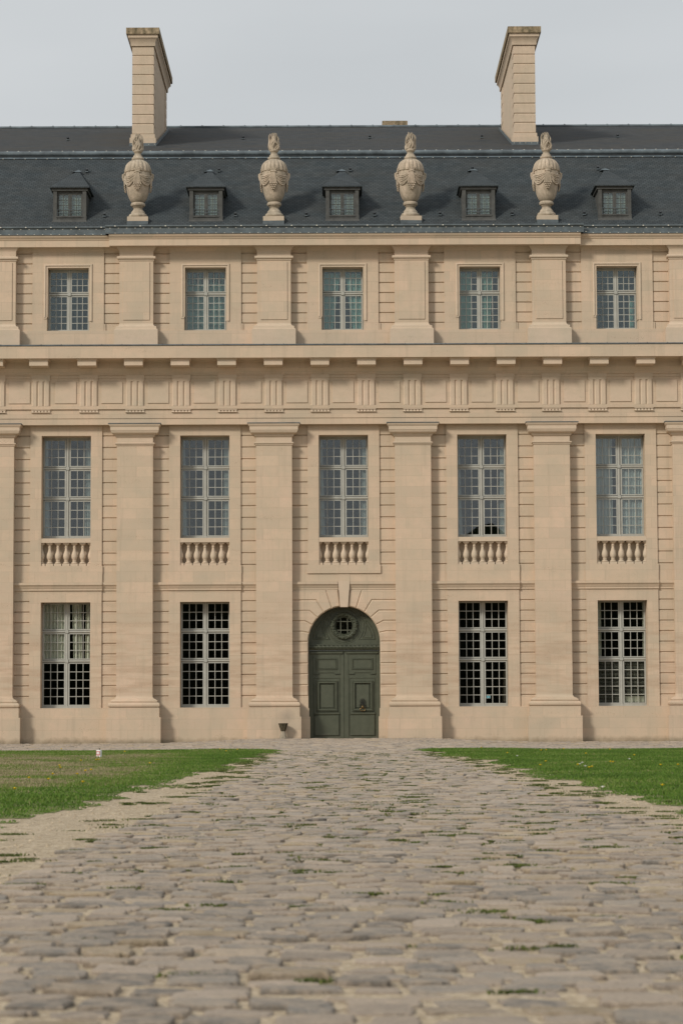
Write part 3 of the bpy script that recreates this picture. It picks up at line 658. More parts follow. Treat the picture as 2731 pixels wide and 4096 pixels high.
# ---------------------------------------------------------------- door
YD = .42
dr = MB()
N = 40; pts = [(-1.34, -.3), (1.34, -.3), (1.34, ZC)]+[(1.34*math.cos(math.pi*i/N), ZC+1.34*math.sin(math.pi*i/N)) for i in range(1, N)]+[(-1.34, ZC)]
door = MB(); door.box(-1.34, -1.28, YD-.02, YD+.12, -.3, 3.6); door.box(1.28, 1.34, YD-.02, YD+.12, -.3, 3.6)
door.box(-1.34, 1.34, YD-.05, YD+.1, 3.225, 3.25); door.box(-1.34, 1.34, YD-.10, YD+.1, 3.42, 3.445)
do = put(door, 'door', 'door', palace)
orn = MB()
orn.strip(-1.33, 1.33, [(YD+.1, 3.25), (YD-.06, 3.25), (YD-.09, 3.29), (YD-.10, 3.33), (YD-.085, 3.38), (YD-.06, 3.42), (YD+.1, 3.42)])
for i in range(17):                                        # carved leaves along the transom
    x = -1.25+2.5*i/16; s = .05
    for u in (-1, 1): orn.tube([(x+u*.012, YD-.105, 3.40), (x+u*.045, YD-.12, 3.36), (x+u*.055, YD-.11, 3.31), (x+u*.03, YD-.10, 3.27)], [.012, .024, .024, .008], 6)
    orn.tube([(x, YD-.10, 3.41), (x, YD-.125, 3.34), (x, YD-.10, 3.265)], [.012, .026, .008], 6)
put(orn, 'carved_transom', 'door', do)
# tympanum with round window
ty = MB(); CZ = 4.13
RI = .335
NN = 64; vs = []
def outer(a):
    # intersection of the ray from (0,CZ) with the arch / transom line
    dx, dz = math.sin(a), math.cos(a); b = dz*(CZ-ZC); c = (CZ-ZC)**2-1.33**2; t = -b+math.sqrt(b*b-c)
    x, z = dx*t, CZ+dz*t
    if z < ZC and abs(x) > 1.33 or z < ZC: 
        t2 = 1.33/abs(dx) if abs(dx) > 1e-6 else 1e9; t3 = (3.44-CZ)/dz if dz < -1e-6 else 1e9; t = min(t2, t3)
        if dz < 0 and CZ+dz*min(t2, 1e8) > ZC: t = min(t, t3)
    return (dx*t, CZ+dz*t)
for i in range(NN):
    a = 2*math.pi*i/NN; o = outer(a); vs += [(o[0], YD+.05, o[1]), (RI*math.sin(a), YD+.05, CZ+RI*math.cos(a)), (RI*math.sin(a), YD+.14, CZ+RI*math.cos(a))]
ty.add(vs, [(3*i+j, 3*i+j+1, 3*((i+1) % NN)+j+1, 3*((i+1) % NN)+j) for i in range(NN) for j in (0, 1)])
def circ(r, rad, y, n=48, a0=0, a1=2*math.pi): return [(r*math.sin(a0+(a1-a0)*i/n), y, CZ+r*math.cos(a0+(a1-a0)*i/n)) for i in range(n+1)], rad
for r, rad, y in ((.345, .016, YD+.035), (.60, .014, YD+.045), (.66, .010, YD+.048), (.315, .012, YD+.06)): p, q_ = circ(r, rad, y); ty.tube(p, q_, 6, False)
for s in (-1, 1):                                           # curved spandrel panels
    for rr_, ro_, zb_, xo in ((.72, 1.14, 3.64, 0), (.80, 1.04, 3.70, 0)):
        inn = [(s*rr_*math.sin(a), CZ+rr_*math.cos(a)) for a in np.linspace(math.radians(48), math.radians(180)-math.acos((CZ-zb_)/rr_), 12)]
        x_end = math.sqrt(ro_**2-(zb_-ZC)**2); a_end = math.atan2(x_end, zb_-ZC)
        # outer arc until it meets the inner circle
        out = [(s*ro_*math.sin(a), ZC+ro_*math.cos(a)) for a in np.linspace(a_end, math.atan2(abs(inn[0][0]), inn[0][1]-ZC), 12)]
        loop = inn+out+[inn[0]]; ty.tube([(x, YD+.045, z) for x, z in loop], .021, 6, False)
put(ty, 'tympanum', 'door', do)
wr = MB(); rd = random.Random(3)
p, _ = circ(.43, .06, YD+.02, 60); wr.tube(p, .068, 10, False)
for i in range(170):
    a = rd.random()*2*math.pi; b = rd.uniform(-1.2, 1.2); r = .43+.072*math.sin(b); y = YD+.02-.072*math.cos(b); q2 = rd.uniform(.018, .036)
    cxp, czp = r*math.sin(a), CZ+r*math.cos(a); o = len(wr.v)
    wr.lathe(cxp, y, [(czp-q2, .002), (czp-q2*.6, q2*.8), (czp, q2), (czp+q2*.6, q2*.8), (czp+q2, .002)], 6)
for a0 in (0, math.pi/2, math.pi, 1.5*math.pi):             # ribbons binding the wreath
    for j in range(4):
        aa = a0+(j-1.5)*.09; wr.tube([((.36+.14*t)*math.sin(aa+.22*(t-.5)), YD+.01-.075*math.sin(math.pi*t), CZ+(.36+.14*t)*math.cos(aa+.22*(t-.5))) for t in (0, .25, .5, .75, 1)], .013, 6)
put(wr, 'wreath', 'door', do)
rg = MB(); rg.lathe(0, 0, [(-.003, .33), (.003, .33)], 40); me = rg.mesh('glass', 'glass_low'); o = link('round_pane', me, do, (0, YD+.10, CZ)); o.rotation_euler = (math.pi/2, 0, 0)
bx = MB()
for u in (-.125, .125):
    L_ = math.sqrt(.33**2-u*u); bx.box(u-.013, u+.013, YD+.07, YD+.10, CZ-L_, CZ+L_); bx.box(-L_, L_, YD+.073, YD+.098, CZ+u*1.28-.012, CZ+u*1.28+.012)
put(bx, 'glazing_bars', 'bars', do)
# dark hall behind the round pane
hl = MB(); hl.box(-1.2, 1.2, YD+.5, YD+.52, 3.3, 4.9); put(hl, 'hall_interior', 'interior', do)
def leaf():
    m = MB(); y = YD
    m.box(-1.31, -.008, y+.03, y+.09, -.2, 3.222)                             # leaf board
    def rim(x0, x1, z0, z1, w_, ya, yb, wy=.03):                            # raised moulded frame
        m.frust(x0, x1, ya, yb, z1-w_, z1, .008); m.frust(x0, x1, ya, yb, z0, z0+w_, .008); m.frust(x0, x0+w_, ya, yb, z0+w_, z1-w_, .008); m.frust(x1-w_, x1, ya, yb, z0+w_, z1-w_, .008)
    m.ring(-1.19, -.11, y-.0, y+.03, [(3.06, 0), (3.08, .0), (3.09, .02), (3.11, .03), (3.115, .045), (3.16, .05), (3.175, .05)])
    m.prism([(-1.141, 2.375), (-.95, 2.375), (-.93, 2.41), (-.36, 2.41), (-.34, 2.375), (-.148, 2.375), (-.148, 3.06), (-1.141, 3.06)], y+.005, y+.03, 0)
    m.box(-1.141, -.94, y-.012, y+.02, 2.36, 2.385); m.box(-.35, -.148, y-.012, y+.02, 2.36, 2.385)
    rim(-1.03, -.25, 2.523, 2.945, .035, y-.025, y+.005); rim(-.985, -.295, 2.568, 2.90, .022, y-.012, y+.005)
    rim(-1.127, -.164, .86, 2.223, .02, y+.012, y+.03)
    rim(-1.01, -.25, .99, 2.114, .028, y-.03, y+.03); rim(-.975, -.285, 1.025, 2.08, .06, y-.045, y+.03); rim(-.905, -.355, 1.09, 2.01, .016, y-.005, y+.03)
    m.frust(-.865, -.395, y+.004, y+.03, 1.13, 1.97, .008)
    m.box(-1.09, -.19, y-.035, y+.03, .935, .955); m.ring(-1.06, -.21, y+.0, y+.03, [(.862, 0), (.88, .02), (.895, .03), (.93, .03)])
    m.frust(-1.086, -.2, y-.012, y+.03, .112, .85, .01); rim(-1.13, -.158, .10, .86, .012, y+.012, y+.03)
    m.frust(-1.30, -1.15, y+.012, y+.03, .01, 3.21, .006); m.frust(-.14, -.012, y+.012, y+.03, .01, 3.21, .006)
    return m
lf = leaf(); put(lf, 'door_leaf', 'door', do); l2 = MB(); l2.v = [(1.31-.008+x-0.0, y, z) for x, y, z in lf.v]; l2.f = lf.f; l2.mi = lf.mi
right = put(l2, 'door_leaf', 'door', do)
kn = MB(); kx, kz, ky = .665, 1.26, YD-.03
for s in (-1, 1):
    for pth in ([(0, .17), (.03, .195), (.055, .17), (.03, .13), (0, .10)], [(.02, .12), (.07, .14), (.095, .10), (.075, .07), (.04, .08), (.05, .11)], [(.06, .07), (.09, .03), (.075, -.01), (.11, -.03), (.10, -.07), (.13, -.09)],
                [(.0, .06), (.05, .045), (.08, .06)], [(0, .0), (.04, .03), (.06, .005)], [(.10, -.02), (.06, -.03), (.03, .0)], [(.0, -.13), (.05, -.12), (.09, -.08), (.06, -.04), (.02, -.05)]):
        kn.tube([(kx+s*a, ky-.012, kz+b) for a, b in pth], .009, 6)
kn.tube([(kx, ky-.012, kz-.13), (kx, ky-.012, kz+.12)], .010, 6)
kn.cur = 1
kn.tube([(kx+.095*math.sin(t), ky-.04, kz-.20-.05*math.cos(t)*(1 if math.cos(t) > 0 else 1.2)) for t in np.linspace(.25, 2*math.pi-.25, 20)][0:20], .014, 8)
kn.lathe(kx, ky-.04, [(kz-.17, .015), (kz-.14, .035), (kz-.10, .04), (kz-.07, .03), (kz-.05, .01)], 10); kn.lathe(kx, ky-.045, [(kz-.275, .01), (kz-.262, .026), (kz-.245, .026), (kz-.232, .01)], 10)
put(kn, 'door_knocker', ['iron', 'brass'], do)

# ---------------------------------------------------------------- urns
def H(v): return (2195-v)/600.
def urn_mesh():
    parts = {}
    m = MB(); m.ring(-.385, .385, -.385, .385, [(-.25, 0), (0.0, 0), (H(2112), 0)], True)
    m.cur = 1; m.ring(-.39, .39, -.39, .39, [(-.3, 0), (-.1, .0), (-.03, .0), (-.03, -.01)], True)
    for s in (-1, 1): m.add([(s*.40, -.1, -.15), (s*.48, .1, -.15), (s*.48, .1, .02), (s*.42, .1, .14), (s*.30, .1, .24), (s*.25, -.1, .1)], [(0, 1, 2, 3, 4, 5)])
    parts['plinth'] = (m, ['chim', 'lead'])
    m = MB(); pr = [(H(2110), .30)] + [(H(y), w/600) for y, w in ((2105, 190), (2085, 205), (2060, 208), (2030, 195), (2015, 165), (2000, 155), (1975, 150), (1960, 140), (1940, 120), (1910, 104), (1890, 100), (1875, 104), (1868, 118), (1850, 124), (1842, 130), (1838, 150), (1815, 162), (1790, 160), (1770, 148), (1762, 136), (1700, 180), (1640, 207), (1560, 233), (1480, 251), (1400, 264), (1320, 272), (1240, 277), (1160, 277), (1080, 270), (1000, 255), (930, 230), (880, 200))]
    m.lathe(0, 0, pr, 40); parts['body'] = (m, 'urn')
    m = MB()
    def mod(a, z): return .97+.075*abs(math.sin(a*9))**.7*(1 if z > H(1085) else .3)
    m.lathe(0, 0, [(H(1095), .447), (H(1080), .470), (H(1040), .475), (H(980), .462), (H(920), .43), (H(870), .375), (H(830), .30), (H(805), .215), (H(798), .18)], 144, mod); parts['gadrooned_lid'] = (m, 'urn')
    m = MB(); m.lathe(0, 0, [(H(y), w/600) for y, w in ((802, 118), (795, 130), (770, 138), (745, 132), (735, 112), (728, 104), (700, 102), (690, 84), (660, 74), (635, 74), (628, 84), (618, 90), (605, 100), (590, 102), (575, 96), (568, 80))], 32); parts['neck'] = (m, 'urn')
    m = MB(); r2 = random.Random(5)
    m.lathe(0, 0, [(H(575), .06), (H(540), .13), (H(480), .155), (H(400), .13), (H(330), .07), (H(280), .03)], 16)
    for i in range(15):
        a = 2*math.pi*i/15+r2.uniform(-.1, .1); ht = r2.uniform(.45, .66); tw = r2.uniform(-.7, .7); w0 = r2.uniform(.10, .15); pts = []; rad = []
        for j in range(9):
            t = j/8; rr = w0+.045*math.sin(t*math.pi)+.02*math.sin(t*9+i)+(-.05*t if i % 3 else .0); aa = a+tw*t+.30*math.sin(t*7+i); pts.append((rr*math.cos(aa), rr*math.sin(aa), H(575)+ht*t)); rad.append(.044*(1-t)**.6+.005)
        m.tube(pts, rad, 7)
    for i in range(6):
        a = i*1.05; m.tube([(.06*math.cos(a+t*2), .06*math.sin(a+t*2), H(500)+.52*t) for t in (0, .25, .5, .75, 1)], [.05, .045, .04, .028, .006], 7)
    parts['flame'] = (m, 'urn')
    def br(z):                                               # body radius at height z
        for (z0, r0), (z1, r1) in zip(pr, pr[1:]):
            if z0 <= z <= z1: return r0+(r1-r0)*(z-z0)/(z1-z0+1e-9)
        return .45
    m = MB()
    for q in range(4):
        a0 = -math.pi/2+q*math.pi/2
        for j in range(6):                                   # swag folds hanging from knot to knot
            pts = []; rad = []
            for i in range(15):
                t = i/14; sag = (.10+.055*j)*math.sin(math.pi*t); z = H(1130)-.012*j-sag-.02; aa = a0+t*math.pi/2; r = br(z)+.015+.012*(j % 2); pts.append((r*math.cos(aa), r*math.sin(aa), z)); rad.append(.014+.016*math.sin(math.pi*t))
            m.tube(pts, rad, 6)
    parts['swag'] = (m, 'urn')
    for q in range(4):
        m = MB(); a0 = -math.pi/2+q*math.pi/2; kz_ = H(1115)
        def pt(u, z, o=.03): r = br(z)+o; aa = a0+u/max(r, .2); return (r*math.cos(aa), r*math.sin(aa), z)
        for j in range(7): u = (j-3)/3; m.tube([pt(u*.06, kz_+.02), pt(u*.11, kz_+.10, .045), pt(u*.17, kz_+.17-.04*abs(u), .05), pt(u*.19, kz_+.15-.07*abs(u), .03)], [.014, .02, .022, .012], 6)
        m.tube([pt(-.11, kz_, .02), pt(0, kz_+.012, .06), pt(.11, kz_, .02)], [.025, .032, .025], 7)
        for j in range(6): u = (j-2.5)/2.5; m.tube([pt(u*.05, kz_-.02, .04), pt(u*.09, kz_-.22, .05), pt(u*.12, kz_-.42-.02*(j % 2), .045)], [.018, .024, .028], 6)
        for k_, (n_, zz_) in enumerate(((5, -.46), (4, -.53), (3, -.60), (2, -.66))):
            for j in range(n_): u = (j-(n_-1)/2)*.06; m.tube([pt(u, kz_+zz_+.05, .04), pt(u*1.1, kz_+zz_, .065), pt(u*1.15, kz_+zz_-.035, .04)], [.022, .032, .012], 6)
        if q % 2:                                            # curled ear on the flank
            m.tube([pt(0, H(1260), .05), pt(0, H(1180), .09), pt(0, H(1115), .085)], [.05, .045, .05], 7)
        parts['tassel%d' % q] = (m, 'urn')
    return parts
up_ = urn_mesh(); umesh = {k_: m.mesh('urn_'+k_, mt_, 50) for k_, (m, mt_) in up_.items()}
names = ['leftmost of four on the roof edge', 'just left of the middle dormer', 'just right of the middle dormer', 'rightmost of four on the roof edge']
for i, kp in enumerate((-1.5, -.5, .5, 1.5)):
    r = link('stone_urn', None, None, (kp*P, .86, 19.27), label='carved flaming stone urn '+names[i], category='urn', group='flaming urns along the roof edge'); r.scale = (1.01,)*3; r.rotation_euler = (.004*(i-1.5), .006*((i*7) % 3-1), (.03, math.pi-.05, .06, math.pi+.03)[i])
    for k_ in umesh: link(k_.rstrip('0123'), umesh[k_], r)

# ---------------------------------------------------------------- ground
def gz(x, y):
    x = np.asarray(x, float); y = np.asarray(y, float); a = np.clip((np.abs(x)-2.6)/4.5, 0, 1); a = a*a*(3-2*a); b = np.clip((y+30)/24, 0, 1); b = b*b*(3-2*b)
    return -.15*a*b - .02*(1-b)*0
def vnoise(x, y, s, seed=0):
    x = np.asarray(x)*s; y = np.asarray(y)*s; xi = np.floor(x).astype(int); yi = np.floor(y).astype(int); fx = x-xi; fy = y-yi; fx = fx*fx*(3-2*fx); fy = fy*fy*(3-2*fy)
    def hsh(a, b): n = (a*374761393+b*668265263+seed*974711) & 0x7fffffff; n = (n ^ (n >> 13))*1274126177 & 0x7fffffff; return ((n ^ (n >> 16)) & 0xffff)/65535.
    return (hsh(xi, yi)*(1-fx)+hsh(xi+1, yi)*fx)*(1-fy)+(hsh(xi, yi+1)*(1-fx)+hsh(xi+1, yi+1)*fx)*fy
def npmesh(name, V, F, mat, attrs=None, nper=3, smooth=False):
    me = bpy.data.meshes.new(name); V = np.asarray(V, np.float32); F = np.asarray(F, np.int32)
    me.vertices.add(len(V)); me.vertices.foreach_set('co', V.ravel()); me.loops.add(F.size); me.loops.foreach_set('vertex_index', F.ravel())
    me.polygons.add(len(F)); me.polygons.foreach_set('loop_start', np.arange(0, F.size, F.shape[1], dtype=np.int32)); me.polygons.foreach_set('loop_total', np.full(len(F), F.shape[1], np.int32))
    me.polygons.foreach_set('use_smooth', np.full(len(F), smooth)); me.update(calc_edges=True); me.validate()
    for k_, v in (attrs or {}).items(): at = me.attributes.new(k_, 'FLOAT', 'POINT'); at.data.foreach_set('value', np.asarray(v, np.float32))
    me.materials.append(M[mat]); return me
def grid(xs, ys, zf):
    Xg, Yg = np.meshgrid(xs, ys); Z = zf(Xg, Yg); V = np.stack([Xg.ravel(), Yg.ravel(), Z.ravel()], 1); nx = len(xs)
    i, j = np.meshgrid(np.arange(nx-1), np.arange(len(ys)-1)); a = (j*nx+i).ravel(); return V, np.stack([a, a+1, a+nx+1, a+nx], 1)
xs = np.concatenate([[-900, -300, -100, -50, -25], np.arange(-17, 17.01, .13), [25, 50, 100, 300, 900]]); ys = np.concatenate([[-900, -300, -150, -110, -95], np.arange(-86, .5, .13), [3, 40, 300, 900]])
def sandz(x, y): return gz(x, y)+np.where((np.abs(x) < 17) & (y > -87) & (y < 1), .014*(vnoise(x, y, 1.1, 1)-.5)+.012*(vnoise(x, y, 4, 6)-.5)+.008*(vnoise(x, y, 7, 2)-.5)+.001, -.02)
V, F = grid(xs, ys, sandz)
link('ground', npmesh('ground', V, F, 'gravel', smooth=True), kind='structure')
# cobbled road and apron
def interp(tab, y): ys_ = [p[1] for p in tab]; return np.interp(y, ys_, [p[0] for p in tab])
PL = [(-2.65, -87), (-2.5, -71), (-2.45, -69), (-2.22, -62), (-1.88, -49.5), (-1.8, -35), (-1.75, -26)]
PRt = [(3.05, -87), (2.9, -75), (2.68, -66), (2.5, -60), (2.4, -55), (2.28, -46), (2.0, -35), (1.85, -26)]
SV = []; SF = []; T1 = []; T2 = []; off = 0
y = -84.0; rowi = 0
while y < -.62:
    far = y > -45; dp = random.uniform(.20, .29)
    if y < -23.3: xa = interp(PL, y)+random.uniform(-.12, .2); xb = interp(PRt, y)+random.uniform(-.25, .1)
    else: t = min(1, (y+23.3)/1.6); xa, xb = -2.0-14*t, 2.0+14*t
    x = xa
    while x < xb:
        w_ = random.uniform(.22, .40)
        n = 8 if far else (12 if y > -68 else 20); ht = random.gauss(0, .007)-.001; tilt = (random.gauss(0, .022), random.gauss(0, .032)); gx_ = random.uniform(.010, .026)
        hx, hy = w_/2-gx_, dp/2-gx_*.8; e_ = random.uniform(.2, .4)
        cxs, cys = x+w_/2, y+dp/2+random.uniform(-.02, .02); rot = random.gauss(0, .03); base = float(gz(cxs, cys))
        th = np.arange(n)*2*np.pi/n+np.pi/n; c_, s_ = np.cos(th), np.sin(th); jx = 1+np.array([random.uniform(-.13, .06) for _ in range(n)])
        ox = np.sign(c_)*np.abs(c_)**e_*hx*jx; oy = np.sign(s_)*np.abs(s_)**e_*hy*jx
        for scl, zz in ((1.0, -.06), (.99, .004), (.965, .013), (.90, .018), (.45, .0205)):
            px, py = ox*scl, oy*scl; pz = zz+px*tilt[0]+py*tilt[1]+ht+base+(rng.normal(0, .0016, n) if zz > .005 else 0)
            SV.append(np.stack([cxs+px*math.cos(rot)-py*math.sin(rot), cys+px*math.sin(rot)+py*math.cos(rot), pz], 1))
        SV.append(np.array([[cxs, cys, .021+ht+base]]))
        idx = np.arange(n); nx_ = (idx+1) % n
        for q in range(4):
            a = off+q*n
            SF.append(np.stack([a+idx, a+nx_, a+n+nx_, a+n+idx], 1))
        a = off+4*n; SF.append(np.stack([a+idx, a+nx_, np.full(n, off+5*n), np.full(n, off+5*n)], 1))
        t1 = random.random(); hv = random.random(); hv = hv if random.random() < .92 else 1.0
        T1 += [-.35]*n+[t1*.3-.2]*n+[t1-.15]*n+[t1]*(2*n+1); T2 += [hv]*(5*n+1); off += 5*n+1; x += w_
    y += dp; rowi += 1
V = np.concatenate(SV); F4 = np.concatenate(SF)
me = bpy.data.meshes.new('cobbles'); tri = F4[:, 2] == F4[:, 3]
Fq = F4[~tri]; Ft = F4[tri][:, :3]
me.vertices.add(len(V)); me.vertices.foreach_set('co', V.astype(np.float32).ravel()); lv = np.concatenate([Fq.ravel(), Ft.ravel()]).astype(np.int32)
me.loops.add(len(lv)); me.loops.foreach_set('vertex_index', lv); me.polygons.add(len(Fq)+len(Ft))
st_ = np.concatenate([np.arange(len(Fq))*4, len(Fq)*4+np.arange(len(Ft))*3]).astype(np.int32)
me.polygons.foreach_set('loop_start', st_); me.polygons.foreach_set('loop_total', np.concatenate([np.full(len(Fq), 4), np.full(len(Ft), 3)]).astype(np.int32))
me.polygons.foreach_set('use_smooth', np.full(len(st_), False)); me.update(calc_edges=True)
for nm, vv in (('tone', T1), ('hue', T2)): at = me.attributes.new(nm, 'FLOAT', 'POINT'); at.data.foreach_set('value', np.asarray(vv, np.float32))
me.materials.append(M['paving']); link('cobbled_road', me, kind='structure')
# lawns
LE = [(-5.6, -82), (-4.3, -70), (-3.76, -63.5), (-3.55, -62), (-3.1, -59.7), (-2.9, -51.6), (-2.55, -47), (-2.3, -38), (-2.0, -30), (-1.85, -24)]
RE = [(5.3, -82), (4.2, -70), (3.66, -61.6), (3.42, -56.4), (3.0, -49), (2.98, -40), (2.5, -33), (2.2, -27.4), (1.7, -24)]
def inlawn(x, y, side):
    e = interp(LE if side < 0 else RE, y); n = (vnoise(x, y, .9, 5+side)-.5)*.9+(vnoise(x, y, 3.1, 8+side)-.5)*.5
    fard = -22.0+.5*vnoise(x, y*0, .8, 9); tip = np.clip((np.abs(x)-1.8)/4, 0, 1)
    lim = -24+2.2*np.sqrt(tip)
    return ((x-e)*side+n > 0) & (y < np.minimum(fard, lim)) & (np.abs(x) < 15.5)
for side in (-1, 1):
    gxs = np.arange(1.2, 15.7, .1)*side; gys = np.arange(-81, -21.4, .1); gxs = np.sort(gxs)
    V, F = grid(gxs, gys, lambda x, y: sandz(x, y)+.004)
    cen = V[F].mean(1); ok = inlawn(cen[:, 0], cen[:, 1], side); F = F[ok]; used, inv = np.unique(F, return_inverse=True); F = inv.reshape(F.shape); V = V[used]
    link('lawn', npmesh('lawn', V, F, 'turf', smooth=True), kind='structure')
def blades(pts, h, w_, tone, name, **kw):
    n = len(pts); a = rng.uniform(0, 2*np.pi, n); l = rng.normal(0, .45, (n, 2)); hh = h*rng.uniform(.5, 1.3, n)
    dx, dy = np.cos(a)*w_/2, np.sin(a)*w_/2
    b0 = np.stack([pts[:, 0]-dx, pts[:, 1]-dy, pts[:, 2]], 1); b1 = np.stack([pts[:, 0]+dx, pts[:, 1]+dy, pts[:, 2]], 1)
    m0 = b0+np.stack([l[:, 0]*hh*.35, l[:, 1]*hh*.35, hh*.6], 1); m1 = b1+np.stack([l[:, 0]*hh*.35, l[:, 1]*hh*.35, hh*.6], 1)
    tp = np.stack([pts[:, 0]+l[:, 0]*hh, pts[:, 1]+l[:, 1]*hh, pts[:, 2]+hh], 1)
    V = np.stack([b0, b1, m1, m0, tp], 1).reshape(-1, 3); i = np.arange(n)*5
    F = np.concatenate([np.stack([i, i+1, i+2], 1), np.stack([i, i+2, i+3], 1), np.stack([i+3, i+2, i+4], 1)])
    return link(name, npmesh(name, V, F, kw.pop('mat', 'grass'), {'tone': np.repeat(tone, 5)}), kind='stuff', **kw)
for side, N_ in ((-1, 250000), (1, 250000)):
    # denser nearer the inner edge, inside what the photo shows
    y = rng.uniform(-81, -21.4, N_*2); x = side*(1.3+(14.2*rng.random(N_*2))); vis = np.abs(x+.3) < (y+88.5)*.15+3.6
    x, y = x[vis], y[vis]; ok = inlawn(x, y, side); x, y = x[ok], y[ok]
    hn = vnoise(x, y, .5, 11); dr_ = vnoise(x, y, .22, 12)*.6+vnoise(x, y, 1.3, 13)*.4
    if side < 0: dry = np.clip((dr_-.15)*2.1, 0, 1)*np.clip((-3.2-x)/1.6, 0, 1)*np.clip((y+58)/5, 0, 1)*np.clip((-27-y)/4, 0.25, 1)
    else: dry = np.clip((dr_-.72)*2, 0, .5)
    tone = np.clip(rng.normal(.33, .16, len(x))+.34*(vnoise(x, y, 2.5, 14)-.5)+.3*(vnoise(x, y, .6, 15)-.5)+dry*.62, 0, 1)
    e = interp(LE if side < 0 else RE, y); z = sandz(x, y)+.008; hh = (.024+.028*hn*(1-.3*dry))*np.clip(.45+((x-e)*side)*1.2, .45, 1)
    blades(np.stack([x, y, z], 1), hh, .011, tone, 'grass')
# weeds in the joints and along the sandy verges
wp = []; wh = []
for _ in range(900):
    r = random.random()
    if r < .72: y = random.uniform(-79, -26); x = random.gauss(.3, 1.2)
    elif r < .86: y = random.uniform(-72, -26); x = float(interp(PL, y))+random.gauss(-.15, .3)
    else: y = random.uniform(-72, -26); x = float(interp(PRt, y))+random.gauss(.25, .3)
    if y < -72 and random.random() < .6: continue
    s_ = random.uniform(.02, .08); m_ = int(random.uniform(40, 170)); px = rng.normal(x, s_*1.3, m_); py = rng.normal(y, s_*.5, m_)
    wp.append(np.stack([px, py, gz(px, py)+.008], 1)); wh.append(np.full(m_, random.uniform(.011, .022)))
wp = np.concatenate(wp); wh = np.concatenate(wh)
blades(wp, wh, .012, np.clip(rng.normal(.40, .28, len(wp)), 0, 1), 'weeds', mat='moss')
# pebbles scattered on the sandy verge (uncountable)
n = 6000; side = rng.choice([-1, 1], n); y = rng.uniform(-80, -26, n); e = np.where(side < 0, interp(PL, y), interp(PRt, y)); x = e+side*rng.uniform(-.1, 1.1, n)
vs = []; fs = []
for i in range(n):
    r = random.uniform(.008, .026)*random.uniform(.6, 1); o = len(vs); z = float(gz(x[i], y[i]))+r*.2
    vs += [(x[i]+r*a, y[i]+r*b, z+r*.6*c) for a, b, c in ((1, 0, 0), (-1, .2, 0), (0, 1, 0), (.1, -1, 0), (0, 0, 1))]; fs += [(o, o+2, o+4), (o+2, o+1, o+4), (o+1, o+3, o+4), (o+3, o, o+4)]
link('pebbles', npmesh('pebbles', vs, fs, 'gravel'), kind='stuff')
# flowers
def flower(kind):
    r = link('meadow_flower', None); st2 = MB(); st2.tube([(0, 0, 0), (.003, 0, .05), (0, 0, .085)], .003, 5); put(st2, 'stem', 'stem', r)
    hd = MB(); 
    for j in range(12):
        a = 2*math.pi*j/12; u = Vector((math.cos(a), math.sin(a), 0)); v = Vector((-u.y, u.x, 0))
        hd.add([u*.004+Vector((0, 0, .085)), u*.022+v*.006+Vector((0, 0, .096)), u*.026+Vector((0, 0, .094)), u*.022-v*.006+Vector((0, 0, .096))], [(0, 1, 2, 3)])
    hd.lathe(0, 0, [(.080, .004), (.088, .012), (.097, .012), (.101, .003)], 8); put(hd, 'flower_head', 'yellow' if kind == 'y' else 'petal', r); return r
FL = [('y', -1, [(239, 3082), (212, 3119), (243, 3091), (117, 3136), (195, 3142), (342, 3105), (365, 3101), (325, 3060), (386, 3057), (396, 3056), (600, 3072), (247, 3008), (500, 3021), (310, 3119), (332, 3154), (60, 3183), (905, 3019), (880, 3010), (950, 3012)]),
      ('y', 1, [(2181, 3064), (2183, 3014), (2163, 3016), (2253, 3010), (2310, 3079), (2355, 3091), (2366, 3088), (2438, 3012), (2342, 3030), (2440, 3066), (2450, 3067), (2535, 3037), (2640, 3080), (2648, 3169), (2710, 3079), (2028, 3027), (2160, 3080), (1925, 3004)]),
      ('w', 1, [(2327, 3071), (2340, 3086), (2318, 3077), (2409, 3178), (2516, 3055), (2068, 3041)])]
protos = {}
def ground_at(px, py):
    f_ = 9671.; dv = fw+R_*((px-1365.5)/f_)-U_*((py-2048)/f_); t = (.02-1.15)/dv.z; return (-.3+dv.x*t, -88.505+dv.y*t)
for kk, sd_, lst in FL:
    for px, py in lst:
        gx_, gy_ = ground_at(px, py+2); lab = {('y', -1): 'small yellow flower standing in the left lawn', ('y', 1): 'small yellow flower standing in the right lawn', ('w', 1): 'tiny white flower standing in the right lawn'}[(kk, sd_)]
        if kk not in protos: protos[kk] = flower(kk); o = protos[kk]
        else: o = copy_tree(protos[kk])
        o.location = (gx_, gy_, float(gz(gx_, gy_))+.01); o['label'] = lab; o['category'] = 'flower'; o['group'] = {('y', -1): 'yellow flowers in the left lawn', ('y', 1): 'yellow flowers in the right lawn', ('w', 1): 'white flowers in the right lawn'}[(kk, sd_)]; o.scale = (1.25,)*3

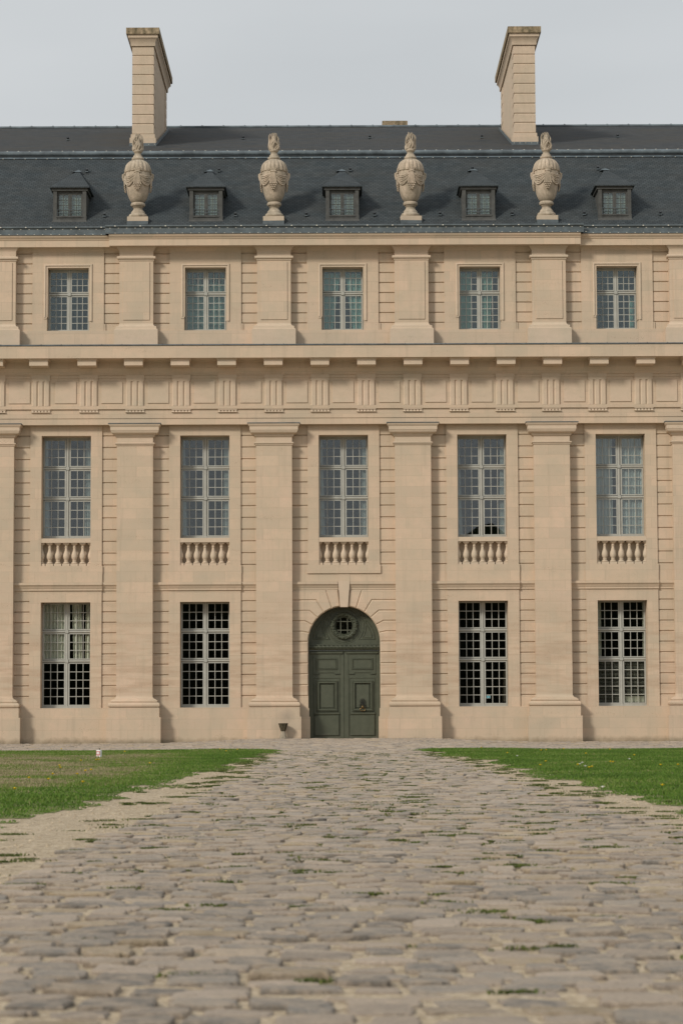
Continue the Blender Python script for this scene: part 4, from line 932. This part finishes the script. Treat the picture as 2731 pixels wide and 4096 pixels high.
# ---------------------------------------------------------------- stone guard bollard by the door
gb = link('guard_stone', None, None, (-2.215, -.84, 0), label='hourglass-shaped stone guard bollard against the pilaster left of the green door', category='bollard')
t_ = MB(); oc = lambda r, z, sq=1: [(r*math.cos(a), r*math.sin(a)*sq, z) for a in [math.pi/8+i*math.pi/4+.12 for i in range(8)]]
vs = oc(.088, .285)+oc(.185, .565)+oc(.175, .578)+[(0, 0, .58)]
t_.add(vs, [(i+8*j, (i+1) % 8+8*j, (i+1) % 8+8*j+8, i+8*j+8) for j in (0, 1) for i in range(8)]+[(16+i, 16+(i+1) % 8, 24) for i in range(8)]); put(t_, 'bollard_top', 'bollard_dark', gb)
b_ = MB(); vs = oc(.165, -.1)+oc(.155, .0)+oc(.10, .22)+oc(.086, .285); b_.add(vs, [(i+8*j, (i+1) % 8+8*j, (i+1) % 8+8*j+8, i+8*j+8) for j in (0, 1, 2) for i in range(8)]+[tuple(24+i for i in range(8))]); put(b_, 'bollard_foot', 'bollard_pale', gb)
for o in gb.children: 
    for p_ in o.data.polygons: p_.use_smooth = False
# ---------------------------------------------------------------- small marker in the left lawn
sx_, sy_ = ground_at(397, 3030)
sg = link('marker_post', None, None, (sx_, sy_, -.005), label='small white and red marker box standing in the left lawn', category='marker'); sg.rotation_euler = (0, 0, math.radians(-28)); sg.scale = (.7, .7, .8)
m = MB(); m.ring(-.075, .075, -.05, .05, [(0, 0), (.225, 0), (.24, -.012), (.245, -.03)], True); put(m, 'marker_box', 'white', sg)
m = MB(); m.box(-.068, .068, -.055, -.051, .095, .215); m.cur = 1; m.box(-.052, .052, -.0585, -.056, .122, .195); put(m, 'printed_panel', ['red', 'white'], sg)
for txt, z, s_, y_ in (('BOUCHE', .148, .033, -.060), ("D'EAU", .058, .033, -.0525)):
    cu_ = bpy.data.curves.new('t', 'FONT'); cu_.body = txt; cu_.size = s_; cu_.align_x = 'CENTER'; cu_.extrude = .0006; to = bpy.data.objects.new('t', cu_)
    me_ = bpy.data.meshes.new_from_object(to); me_.materials.clear(); me_.materials.append(M['red']); bpy.data.objects.remove(to)
    o = link('lettering', me_, sg, (0, y_, z)); o.rotation_euler = (math.pi/2, 0, 0)
m = MB(); m.tube([(.02, 0, .24), (.02, 0, .275)], [.022, .014], 8)
for j in range(5): m.tube([(.02, 0, .27), (.02+.05*math.cos(j*1.4), .03*math.sin(j*1.4), .29+.01*j)], [.006, .003], 5)
put(m, 'withered_weed', 'bollard_dark', sg)

# ---------------------------------------------------------------- unseen wood behind the camera, added dark for the panes to mirror
xs = np.arange(-160, 161, 1.6); lv = [0, .25, .5, .75, .92, 1.0]; V = []; F = []
for i, x in enumerate(xs):
    top = 15.5+5.5*float(vnoise(x, 0, .07, 21))+2.5*float(vnoise(x, 0, .35, 22))
    for j, l_ in enumerate(lv): V.append((x, -182-2.5*(1-abs(2*l_-1))*float(vnoise(x, j*3, .4, 23)+.4)*-1-j*1.0, top*l_-.3))
nl = len(lv)
for i in range(len(xs)-1):
    for j in range(nl-1): a = i*nl+j; F.append((a, a+nl, a+nl+1, a+1))
b0 = len(V); V += [(x, -200, -.3) for x in (xs[0], xs[-1])]
link('distant_wood', npmesh('distant_wood', V, F, 'wood'), kind='stuff', label='dark far-off wood facing the palace', category='wood')
